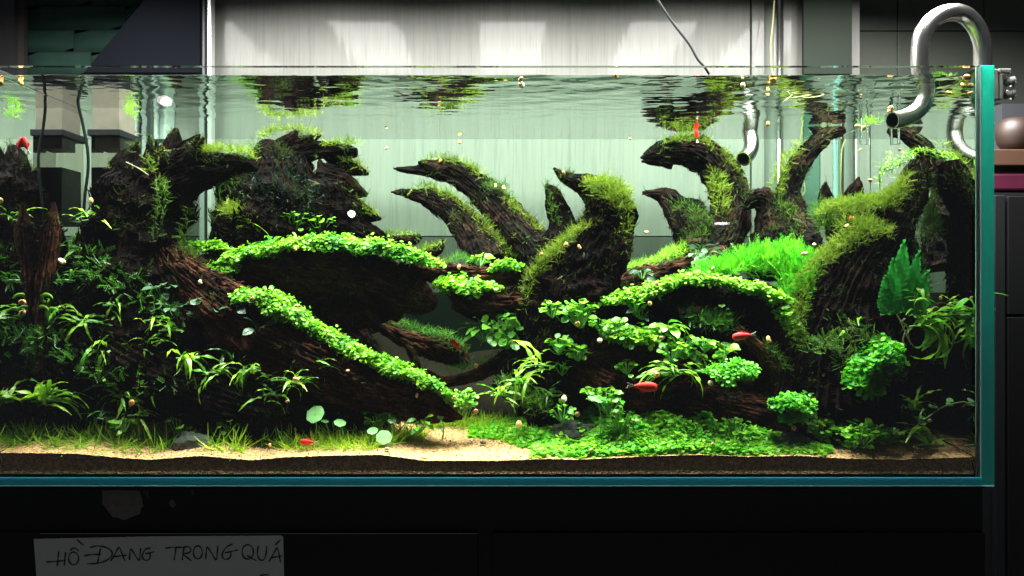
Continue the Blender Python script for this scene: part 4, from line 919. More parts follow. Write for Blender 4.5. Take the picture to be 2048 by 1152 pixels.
ferns = [
 (185, 440, .14, 'fern', 10, 60, 'uppermost fern on the left flank of the stump', (60, 300), (0, 60)),
 (160, 500, .14, 'darkfern', 8, 60, 'dark fern below the uppermost one on the stump flank', (60, 300), (-20, 50)),
 (190, 560, .13, 'darkfern', 12, 62, 'dark fern spreading beside the pale shell bits on the stump', (0, 360), (-10, 50)),
 (120, 620, .10, 'fern', 6, 55, 'fern sprouting next to the curled yellow green leaf', (0, 360), (0, 40)),
 (170, 640, .09, 'fern', 12, 66, 'fern with fanned leaves right of the curled leaf', (0, 360), (-20, 60)),
 (200, 700, .08, 'fern', 13, 74, 'drooping fern in the middle of the left slope', (0, 360), (-50, 50)),
 (240, 650, .10, 'darkfern', 10, 60, 'shaded fern above the drooping one on the left slope', (0, 360), (-20, 50)),
 (290, 690, .09, 'fern', 12, 68, 'fern left of the tall pale fern on the left slope', (0, 360), (-20, 60)),
 (340, 660, .09, 'fern', 12, 70, 'fern under the grey leaved plants', (0, 360), (-20, 60)),
 (375, 715, .07, 'fern', 15, 70, 'brightest fern hanging from the middle of the left slope', (0, 360), (-60, 50)),
 (425, 745, .07, 'fern', 10, 56, 'small bright fern right of the hanging one', (0, 360), (-40, 50)),
 (90, 800, .06, 'fern', 22, 96, 'large fern with tall leaves at lower left by the glass', (0, 360), (5, 75)),
 (250, 790, .07, 'fern', 12, 74, 'fern spreading above the grass at lower left', (0, 360), (-20, 50)),
 (275, 830, .06, 'fern', 10, 58, 'lowest fern above the left grass tufts', (0, 360), (-40, 50)),
 (205, 770, .08, 'darkfern', 10, 60, 'dark fern in the shade left of the low root', (0, 360), (-20, 50)),
 (500, 740, .07, 'fern', 15, 62, 'fern with a snail on the bark below the red shell', (0, 360), (-30, 60)),
 (560, 760, .07, 'darkfern', 8, 52, 'dark fern between two bright ones on the long root', (0, 360), (-30, 60)),
 (590, 765, .06, 'fern', 14, 58, 'fern around the yellow snail on the long root', (0, 360), (-40, 70)),
 (640, 730, .07, 'fern', 10, 56, 'thin fern at the underside of the leafy ribbon', (0, 360), (-40, 60)),
 (450, 790, .08, 'darkfern', 8, 50, 'dim fern low on the black root', (0, 360), (-20, 60)),
 (1040, 760, .09, 'fern', 18, 70, 'feathery fern at the foot of the driftwood hand', (0, 360), (-20, 75)),
 (1075, 730, .09, 'fern', 6, 90, 'fern with one tall leaf on the stem of the hand', (60, 200), (20, 75)),
 (1000, 790, .09, 'fern', 12, 54, 'short fern left of the hand foot', (0, 360), (0, 70)),
 (1100, 790, .1, 'darkfern', 14, 54, 'dull fern right of the hand foot', (0, 360), (-10, 60)),
 (1350, 745, .06, 'fern', 14, 84, 'broad fern pointing left above the red fish', (110, 250), (-15, 40)),
 (1370, 740, .06, 'fern', 10, 64, 'fern pointing right beside the round cushion', (-50, 50), (-20, 45)),
 (1735, 640, .08, 'fern', 12, 80, 'fern reaching left from the stub with pale roots', (110, 250), (-40, 40)),
 (1780, 690, .1, 'darkfern', 8, 60, 'shaded fern behind the stub with pale roots', (0, 360), (-30, 50)),
 (1850, 640, .07, 'fern', 18, 80, 'dark fern behind the curly leaves', (0, 360), (-10, 70)),
 (1910, 620, .07, 'fern', 16, 70, 'dark fern by the right pane', (0, 360), (-20, 70)),
 (1825, 810, .06, 'fern', 16, 66, 'dark fern low at the right above the sand', (0, 360), (-10, 70)),
]
extra = [(130, 560, 'by the pale snail and the stick'), (150, 590, 'left of the dark creeping leaves'), (225, 610, 'above the fanned fern'), (265, 640, 'just left of the grey leaves'), (310, 640, 'under the uppermost grey leaves'), (140, 690, 'below the curled leaf'),
 (175, 735, 'above the big glass side fern'), (225, 735, 'under the drooping fern'), (265, 740, 'midway down the left slope'), (310, 735, 'left of the brightest hanging fern'), (330, 775, 'below the brightest hanging fern'), (400, 780, 'on the black root below the small bright fern'),
 (460, 700, 'on bark above the snail fern'), (530, 715, 'near the red shell'), (545, 790, 'under the snail fern'), (610, 800, 'above the largest pale leaf'), (40, 770, 'at the left edge beside the big fern'), (160, 820, 'right foot of the big glass side fern'), (210, 835, 'over the left grass tufts'), (330, 820, 'above the brown stone')]
for i_, (a_, b_, l_) in enumerate(extra[::2]): ferns.append((a_, b_, .075 if b_ > 700 else .10, 'fern' if i_ % 3 else 'darkfern', 9, 48+(i_*7) % 20, 'small fern '+l_, (0, 360), (-40, 60)))
for (px, py, d, key, n, leaf, lab, az, el) in ferns:
    plant('fern', lab, 'fern', px, py, d, key, int(n*1.25), leaf*.9, 22, 'rosette', az, el, GF)
plant('curly_fern', 'curly bright fern left of the tall crinkled leaf tips', 'fern', 1838, 600, .035, 'curl', 18, 62, 18, az=(20, 200), el=(10, 85))
plant('curly_fern', 'long leaved bright fern drooping over the stub', 'fern', 1850, 650, .03, 'curl', 12, 110, 14, az=(-60, 60), el=(-5, 60))
plant('curly_fern', 'bright fern with hanging leaves next to the right pane', 'fern', 1905, 630, .03, 'curl', 12, 96, 10, az=(-70, 50), el=(-10, 60))
plant('sword_plant', 'grassy plant arching over the sand in the right corner', 'plant', 1860, 888, .05, 'long', 12, 120, 6, az=(0, 360), el=(20, 80))
plant('sword_plant', 'thin arching grass plant behind the bridge carpet', 'plant', 545, 490, .24, 'long', 9, 70, 6, az=(0, 360), el=(15, 70))
# grey round-leaved plants
GG = 'grey green leaved plants on the driftwood'
for px, py, d, n, leaf, sp, lab in [(325, 578, .12, 16, 22, 30, 'uppermost grey leaved plant on the stump foot'), (350, 620, .11, 16, 22, 30, 'grey leaved plant below the uppermost one'),
    (402, 606, .11, 10, 22, 20, 'grey leaved plant close to the yellow green cushion'), (428, 620, .10, 8, 20, 16, 'small grey leaved plant left of the cushion'), (470, 622, .09, 12, 20, 20, 'grey leaved plant touching the cushion'), (515, 660, .08, 14, 24, 22, 'grey leaved plant below the cushion'),
    (1285, 548, .22, 16, 18, 22, 'grey leaved plant behind the right ledge'), (1405, 510, .26, 22, 20, 32, 'grey leaved plant at the foot of the arch'), (1280, 625, .12, 14, 17, 24, 'olive leaved plant under the ledge beside a snail')]:
    plant('grey_leaved_plant', lab, 'plant', px, py, d, 'grey', n, leaf, sp, 'ball', group=GG, squash=.6)
# leafy bushes
GB = 'round leaved bushes'
for px, py, d, n, leaf, sp, lab in [(1104, 620, .12, 26, 13, 20, 'small round leaved bush on the upper stem of the hand'), (1160, 628, .11, 60, 15, 36, 'wide round leaved bush with a snail below it'),
    (1200, 650, .11, 20, 12, 18, 'little round leaved bush right of the wide one'), (1118, 690, .09, 34, 15, 24, 'round leaved bush low on the hand stem'), (1155, 706, .1, 26, 15, 20, 'round leaved bush right of the low one'),
    (1125, 735, .11, 16, 13, 20, 'thin round leaved bush under the low ones'), (1125, 825, .08, 22, 10, 24, 'tiny leaved bush above the grey stone'), (1215, 800, .06, 40, 13, 36, 'leafy stems rising behind the flat pale leaf'), (1185, 785, .07, 18, 12, 20, 'leafy tip just above the flat pale leaf'),
    (1335, 655, .10, 14, 34, 14, 'broad leaved bright plant on the ledge'), (1365, 690, .09, 40, 13, 32, 'bright crowded bush beneath the broad leaved plant'), (1390, 712, .09, 12, 28, 16, 'broad yellow green plant near the driftwood ledge end'),
    (962, 650, .18, 0, 0, 0, ''), (1720, 868, .03, 110, 12, 48, 'wide creeping round leaved plant on the sand at right'), (1770, 870, .03, 60, 12, 34, 'creeping round leaved plant right of the wide one'), (1700, 885, .045, 26, 11, 26, 'creeping runner at the left of the wide plant'),
    (960, 520, .26, 14, 15, 18, 'leafy sprig at the foot of the back fingers'), (590, 440, .27, 24, 13, 30, 'leafy sprig in front of the clawed driftwood'), (640, 445, .27, 22, 13, 26, 'leafy sprig right of the first one before the claw'),
    (1445, 625, .13, 12, 13, 14, 'single thin sprig hanging under the ledge'), (840, 850, .06, 14, 22, 20, 'broad leaved small plant left of the open sand'), (755, 845, .08, 18, 14, 24, 'round leaved plant at the foot of the long root'),
    (930, 800, .09, 60, 11, 26, 'bushy stem plant at the end of the long root'), (360, 855, .07, 26, 13, 30, 'low leafy plant beside the brown stone at left'), (250, 850, .05, 10, 20, 16, 'sprig of oval leaves over the left grass'), (460, 850, .07, 16, 12, 20, 'low leafy plant behind the single grass tuft')]:
    if not n: continue
    key = 'broad' if leaf >= 20 else 'bush'
    plant('leafy_bush', lab, 'plant', px, py, d, key, n, leaf, sp, 'ball', group=GB, squash=(.55 if 'creeping' in lab else .9))
plant('pinnate_fern', 'dark leafy frond hanging behind the hand in the middle', 'fern', 975, 660, .18, 'darkbroad', 22, 38, 46, 'ball', squash=.6)
# big crinkled leaves
def crinkled(px, py, d, hgt, wid, lean, rootobj):
    V, F = [], []; na, nb = 26, 12; kk = R(d)
    for i in range(na+1):
        t = i/na; wv = wid*kk*min(1, 1.25*(1-t)**.8)*(.55+.45*min(1, t*3))*.5+.0003+.0006*math.sin(t*31+wid)*(1-t)
        for j in range(nb+1):
            u = j/nb*2-1
            rip = .0024*math.sin(t*70+abs(u)*6)*(.25+abs(u))+.0010*math.sin(t*23+u*4)-.0018*max(0, 1-abs(u)*7)
            V.append((u*wv+lean*kk*t*t, rip-.006*math.cos(u*1.3)-.01*t*t, t*hgt*kk))
    for i in range(na):
        for j in range(nb): a = i*(nb+1)+j; F.append((a, a+1, a+nb+2, a+nb+1))
    o = link('crinkled_leaf', mesh('crinkled_leaf', V, F, M['crinkle'], True, tint=np.full(len(V), .01)), None, rootobj)
    o.location = P(px, py, d)-rootobj.location; return o
M['crinkle'] = leafmat('crinkled leaf', (.015, .26, .03), (.045, .40, .05), .45, .4)
cr = empty('crinkled_plant', P(1800, 620, .045)); tag(cr, 'tall bright green plant with wide crinkled pointed leaves behind the curly ferns', 'plant')
for a in [(1800, 625, .055, 145, 60, 0), (1785, 628, .048, 112, 44, -8), (1822, 625, .048, 124, 48, 8), (1772, 630, .052, 80, 40, -10), (1838, 630, .058, 90, 44, 10)]: crinkled(*a, cr)
# feathery stems on the flat broken top of the trunk
fs = empty('feathery_stem_plant', P(1775, 335, .14)); tag(fs, 'light green feathery stems floating over the broken trunk top', 'plant')
for (pts) in ([(1765, 340), (1800, 322), (1848, 300)], [(1765, 350), (1775, 325), (1782, 306)], [(1768, 345), (1800, 330), (1830, 312)], [(1760, 380), (1758, 350), (1762, 330)], [(1772, 335), (1805, 312), (1838, 296)]):
    q = crom([(*P(a, b, .14+random.uniform(-.01, .02)), 0) for a, b in pts], .005); st = MB().tube([Vector(p[:3])-fs.location for p in q], .0007, 5).build('stem', M['stem'], fs)
    for p in q:
        for s_ in range(3):
            o = link('leaf', LV['long'][s_ % 4], None, fs); o.location = Vector(p[:3])-fs.location; L = 17*S*random.uniform(.7, 1.3); o.scale = (L, L*1.6, L); orient(o, Vector((random.gauss(0, 1), random.gauss(-.2, .6), random.gauss(.4, .7))))
for px, py, d, n, leaf, sp, lab in [(1235, 655, .09, 30, 12, 24, 'leafy bush at the left end of the middle ledge'), (1345, 705, .07, 36, 12, 26, 'leafy bush between broad fern and crowded bush'), (1410, 690, .08, 26, 13, 20, 'leafy bush at the twig left end'), (1270, 610, .11, 26, 10, 22, 'small leafed bush tucked under the right ledge'),
    (1255, 735, .08, 20, 10, 20, 'sparse leafy sprig on dark bark above the red fish'), (1640, 860, .06, 36, 11, 28, 'leafy plant right of the grey stone'), (1610, 800, .07, 30, 10, 22, 'leafy bunch on the root knuckle'), (1700, 800, .06, 26, 11, 22, 'leafy bunch under the tall climbing cushion'), (1450, 700, .09, 16, 18, 16, 'oval leaved plant above the round leafy cushion'), (1240, 840, .05, 40, 11, 34, 'low bunch of stems rising out of the floor carpet'), (1360, 858, .05, 30, 11, 30, 'taller leaves at the back of the floor carpet'), (1470, 862, .05, 40, 11, 36, 'tall green clump near the right end of the floor carpet')]:
    plant('leafy_bush', lab, 'plant', px, py, d, 'bush', n, leaf, sp, 'ball', group=GB, squash=.8)
bpy.context.view_layer.update()
# pennywort: flat round leaves on stems
GP = 'round pale leaves standing on thin stems'
def penny(px, py, d, r_, lab, tilt, bx, by):
    root = empty('pennywort', P(bx, by, d)); tag(root, lab, 'pennywort', GP)
    top = P(px, py, d)-root.location; base = Vector((0, 0, 0))
    q = crom([(*base, 0), (*(base.lerp(top, .5)+Vector((.004, 0, 0))), 0), (*top, 0)], .004)
    MB().tube([p[:3] for p in q], .0009, 6).build('stem', M['stem'], root, smooth=True)
    V = [(0, 0, -.06)]; F = []; n = 22
    for ring, rr in ((1, .55), (2, 1.0)):
        for j in range(n):
            a = 2*math.pi*j/n; w_ = 1+(.05*math.sin(a*7) if ring == 2 else 0); V.append((rr*w_*math.cos(a), rr*w_*math.sin(a), .0 if ring == 1 else -.05+.03*math.sin(a*5)))
    for j in range(n): F.append((0, 1+j, 1+(j+1) % n)); F.append((1+j, 1+n+j, 1+n+(j+1) % n, 1+(j+1) % n))
    o = link('leaf', mesh('leaf', V, F, M['penny'], True, tint=np.full(len(V), .01)), None, root); o.location = top; s_ = r_*R(d); o.scale = (s_,)*3; o.rotation_euler = (math.radians(tilt), math.radians(random.uniform(-12, 12)), random.uniform(-.3, .3))
penny(630, 828, .05, 19, 'largest round pale leaf left of centre facing the glass', 55, 625, 895)
penny(680, 845, .05, 12, 'middle sized pale leaf right of the largest one', 28, 684, 895)
penny(650, 842, .06, 8, 'small flat pale leaf just under the largest one', 12, 655, 890)
penny(745, 861, .045, 11, 'pale leaf low at the foot of the leafy clump', 30, 742, 900)
penny(768, 874, .04, 16, 'broad pale leaf lying lowest at the grass edge', 50, 760, 900)
penny(784, 840, .06, 9, 'pale leaf among the round leaved plant', 35, 782, 885)
penny(776, 826, .07, 9, 'pale leaf topmost over the leafy clump', 14, 775, 880)
penny(881, 833, .07, 7, 'tiny pale leaf beside the root tip', 40, 884, 878)
penny(880, 855, .06, 7, 'tiny pale leaf close above the open sand', 30, 884, 880)
penny(1194, 796, .045, 18, 'flat wide pale leaf on a tall stem right of centre', 17, 1200, 870)
penny(1213, 802, .05, 12, 'tilted pale leaf behind the flat wide one', 12, 1204, 865)
penny(1713, 839, .045, 8, 'pale leaf over the creeping plant at right', 12, 1716, 880)
penny(1868, 813, .04, 7, 'pale leaf halfway along the long runner', 15, 1874, 822)
# runner in right corner
rn = empty('pennywort_runner', P(1812, 862, .04)); tag(rn, 'long pale plant runner rising to the right pane over the sand', 'plant runner')
q = crom([(*P(1690, 885, .04), 0), (*P(1740, 868, .04), 0), (*P(1812, 862, .04), 0), (*P(1850, 838, .04), 0), (*P(1890, 812, .035), 0), (*P(1945, 800, .03), 0)], .004)
MB().tube([Vector(p[:3])-rn.location for p in q], .0011, 6).build('runner_stem', simple('pale runner', (.30, .50, .12), .4), rn, smooth=True)
for a, b_ in ((1850, 838), (1838, 850), (1868, 815), (1892, 804), (1830, 862), (1905, 812)):
    o = link('leaf', random.choice(LV['penny']), None, rn); o.location = P(a, b_-3, .04)-rn.location; s_ = 14*S; o.scale = (s_,)*3; orient(o, Vector((random.gauss(0, 1), -.4, .1)), Vector((0, -.5, 1)))
# curled yellow green leaf at left and pale roots on the stub
cl = MB()
for c_ in ((92, 598), (84, 622), (104, 626)):
    q = [P(c_[0]+math.cos(a)*(13-a*1.4), c_[1]-math.sin(a)*(11-a*1.2), .085+.002*a) for a in np.linspace(0, 7, 26)]
    cl.tube(q, [.0035*math.sin(math.pi*(i+1)/28)+.0005 for i in range(26)], 6)
tag(cl.build('curled_leaf', M['bush'], smooth=True), 'curled yellow green fern leaf by the thin upright stick', 'leaf')
rt = MB()
for pts in ([(1783, 612), (1800, 640), (1812, 668), (1822, 690)], [(1800, 640), (1815, 655), (1818, 680), (1828, 694)], [(1812, 660), (1806, 680), (1812, 692)]):
    q = crom([(*P(a, b_, .06), 0) for a, b_ in pts], .004); rt.tube([p[:3] for p in q], .0011, 5)
tag(rt.build('pale_roots', M['root'], smooth=True), 'pale thin roots trailing over the driftwood stub at right', 'roots')
hr = MB()
for pts in ([(1948, 180), (1940, 260), (1943, 360), (1938, 470)], [(255, 325), (280, 338), (297, 349)], [(215, 255), (260, 275), (330, 258), (350, 252)], [(640, 428), (660, 400), (680, 408), (694, 424)]):
    pass
q = crom([(*P(252, 324, .13), 0), (*P(276, 336, .13), 0), (*P(297, 350, .13), 0)], .004)
tag(MB().tube([p[:3] for p in q], .0009, 5).build('pale_twig', M['root'], smooth=True), 'pale thin twig lying across the top of the left stump', 'twig')
# floating strands near the outlet pipe
fl_ = MB()
for pts in ([(1565, 205), (1600, 180), (1640, 168), (1680, 168)], [(1580, 196), (1620, 190), (1650, 178), (1678, 176)], [(1605, 196), (1640, 192), (1670, 178)]):
    q = crom([(*P(a, b_, .12), 0) for a, b_ in pts], .005); fl_.tube([p[:3] for p in q], .0008, 5)
tag(fl_.build('floating_strand', simple('yellow strands', (.5, .55, .2), .4), smooth=True), 'yellow grass strands floating under the water surface at right', 'plant strands')
patch('floating_moss', 'bright weed floating just behind the outlet pipe', 'floating weed', [(1870, 160, .06, 10), (1890, 164, .06, 12), (1905, 168, .06, 6)], 160, 14, 'frond', M['carpet'])
patch('floating_moss', 'yellow weed caught on top of the filter box', 'floating weed', [(258, 220, .2, 8), (268, 236, .2, 8)], 60, 14, 'frond', M['carpet'])
patch('floating_moss', 'weed bits trapped at the mouth of the outlet pipe', 'floating weed', [(1730, 250, .08, 7), (1760, 244, .08, 7)], 60, 14, 'frond', M['carpet'])
# curly tuft before the claw
plant('curly_fern', 'small curly plant between stump and claw', 'fern', 448, 362, .2, 'darkfern', 14, 34, 10, az=(0, 360), el=(-30, 80))

# ================================================================== stones
def stone(label, px, py, d, rx, ry, seed, mat='stone'):
    import bmesh
    bm = bmesh.new(); bmesh.ops.create_icosphere(bm, subdivisions=3, radius=1)
    for v in bm.verts:
        n_ = v.co.copy(); f = 1+.35*mn.noise(n_*1.3+Vector((seed, 0, 0)))+.12*mn.noise(n_*4+Vector((seed, 0, 0)))
        v.co = Vector((n_.x*rx*R(d)*f, n_.y*rx*R(d)*.7*f, max(-.5, n_.z)*ry*R(d)*f))
    me = bpy.data.meshes.new('stone'); bm.to_mesh(me); bm.free()
    tag(link('stone', me, M[mat], loc=P(px, py, d)), label, 'stone', 'stones on the sand')
stone('smooth dark stone behind the green carpet', 1145, 866, .09, 46, 24, 1)
stone('pale grey flat stone right of the green carpet', 1583, 884, .05, 36, 17, 4)
stone('brown stone behind the grass at lower left', 385, 888, .06, 44, 26, 9, 'stone')
stone('small stone half hidden left of centre carpet', 1010, 862, .14, 20, 10, 12)
stone('little white stone against the glass at left', 162, 914, .008, 11, 5, 15, 'paper')
stone('tiny brown pebble on the open sand at its left', 775, 898, .02, 6, 4, 17, 'root')
stone('tiny orange pebble in front of the open sand', 848, 915, .012, 7, 4, 19, 'snail')
stone('tiny dark pebble at the top of the open sand', 966, 886, .07, 6, 4, 21)

# ================================================================== hardware
def pipe(name, label, pts, r_, steps=.006, bore=True, cat='pipe'):
    root = empty(name, P(*pts[0])); tag(root, label, cat)
    q = crom([(*P(*p), 0) for p in pts], steps); qq = [Vector(p[:3])-root.location for p in q]
    o = MB().tube(qq, r_, 28, False).build('pipe_wall', M['steel'], root, smooth=True)
    if bore:
        t = (qq[-1]-qq[-2]).normalized()
        MB().tube(qq[-12:]+[qq[-1]+t*.0005], [r_*.86]*13, 28, False).build('pipe_bore', simple('dark bore', (.03, .03, .028), .4), root, smooth=True)
        # lip ring
        u = t.orthogonal().normalized(); v_ = t.cross(u); V, F = [], []
        for rr in (r_*.86, r_*1.0):
            for j in range(28): a = 2*math.pi*j/28; V.append(tuple(qq[-1]+t*.0006+(u*math.cos(a)+v_*math.sin(a))*rr))
        for j in range(28): F.append((j, (j+1) % 28, 28+(j+1) % 28, 28+j))
        link('pipe_lip', mesh('pipe_lip', V, F, simple('bright steel lip', (.9, .9, .88), .25, 1)), None, root)
    return root
# outlet: up outside the right pane, over the rim, down and curving left
pipe('outlet_pipe', 'large brushed steel outlet pipe hooked over the right rim', [(1964, 330, .10), (1964, 250, .10), (1964, 180, .095), (1965, 120, .09), (1964, 85, .085), (1950, 50, .08), (1925, 28, .075), (1895, 26, .07), (1866, 40, .065), (1845, 68, .06), (1840, 105, .06), (1841, 140, .06), (1851, 170, .06), (1850, 198, .06), (1836, 220, .058), (1814, 234, .053), (1794, 240, .045), (1785, 241, .042)], 17*R(.07))
pipe('inlet_pipe', 'small steel pipe with an open end hanging at the back glass', [(1512, 170, .44), (1508, 200, .43), (1500, 232, .42), (1499, 262, .42), (1503, 288, .41), (1498, 306, .40), (1487, 318, .385)], 15*R(.42))
# acrylic clamp at the rim
ac = clear('clear acrylic', 1.5, (.93, .95, .93), .05)
cm = empty('pipe_clamp', P(2000, 165, .02)); tag(cm, 'clear acrylic pipe clamp with round knobs on the right rim', 'clamp')
def cpart(n, mb, **kw):
    o = mb.build(n, M['acrylic'], cm, **kw); o.matrix_parent_inverse = Matrix.Translation(-cm.location); return o
M['acrylic'] = simple('frosted acrylic', (.75, .78, .74), .1); M['acrylic'].node_tree.nodes['Principled BSDF'].inputs['Transmission Weight'].default_value = .75
cpart('clamp_body', MB().box(X(1983, .02), X(1997, .02), .02, .09, Z(199, .02), Z(137, .02)), bevel=.002)
cpart('clamp_arm', MB().box(X(1998, .02), X(2024, .02), .02, .06, Z(146, .02), Z(136, .02)), bevel=.002)
cpart('clamp_plate', MB().box(X(2001, .02), X(2007, .02), .02, .07, Z(198, .02), Z(147, .02)), bevel=.0015)
for row in (164, 189):
    cpart('clamp_knob', MB().tube([P(2007, row, .03), P(2011, row, .03), P(2016, row, .03), P(2026, row, .03)], [.006, .0085, .006, .0085], 14), smooth=True)
# glass hook tubes near the branch tip
gt = MB()
for dx in (0,):
    gt.tube([P(1722, 200, .30), P(1722, 288, .30), P(1736, 290, .30), P(1738, 200, .30)], .0026, 8)
tag(gt.build('glass_tube', M['edgeglass'], smooth=True), 'thin upright glass tube hanging in the water near the right pane', 'glass tube')
# filter box
YF = .21
fb = empty('filter_box', P(220, 440, YF)); tag(fb, 'clear box filter with dark sponge and black lid hanging in the left rear corner', 'filter')
def fpart(n, mb, mat, **kw):
    o = mb.build(n, mat, fb, **kw); o.matrix_parent_inverse = Matrix.Translation(-fb.location); return o
fx0, fx1 = X(182, YF), X(240, YF)
fpart('clear_case', MB().box(fx0, fx1, YF, YF+.07, Z(440, YF), Z(270, YF)), clear('clear case', 1.3, (.82, .80, .76)), bevel=.001)
fpart('sponge', MB().box(fx0+.002, fx1-.002, YF+.003, YF+.065, Z(436, YF), Z(334, YF)), simple('dark sponge', (.02, .024, .028), .95, noise_amt=.3, nscale=200))
fpart('lid', MB().box(fx0-.004, fx1+.002, YF-.005, YF+.078, Z(272, YF), Z(259, YF)), M['blackmatt'], bevel=.001)
fpart('top_chamber', MB().box(fx0+.001, fx1-.003, YF+.003, YF+.06, Z(258, YF), Z(208, YF)), simple('dusty tan plastic', (.16, .14, .11), .5, noise_amt=.25, nscale=60))
fpart('inner_cup', MB().box(fx0+.004, fx1-.006, YF+.006, YF+.05, Z(296, YF), Z(274, YF)), simple('dusty tan plastic', (.16, .13, .09), .5, noise_amt=.25, nscale=60))
fpart('base_plate', MB().box(fx0-.003, fx1+.003, YF-.003, YF+.078, Z(447, YF), Z(440.6, YF)), M['blackmatt'])
def cable(label, pts, r_=.0024, mat='cable'):
    q = crom([(*P(*p), 0) for p in pts], .005); tag(MB().tube([p[:3] for p in q], r_, 8).build('cable', M[mat], smooth=True), label, 'cable')
cable('black cable running down in front of the filter box', [(172, 152, .15), (158, 182, .16), (156, 205, .165), (166, 250, .17), (175, 300, .17), (176, 340, .17), (170, 390, .17), (166, 450, .17)])

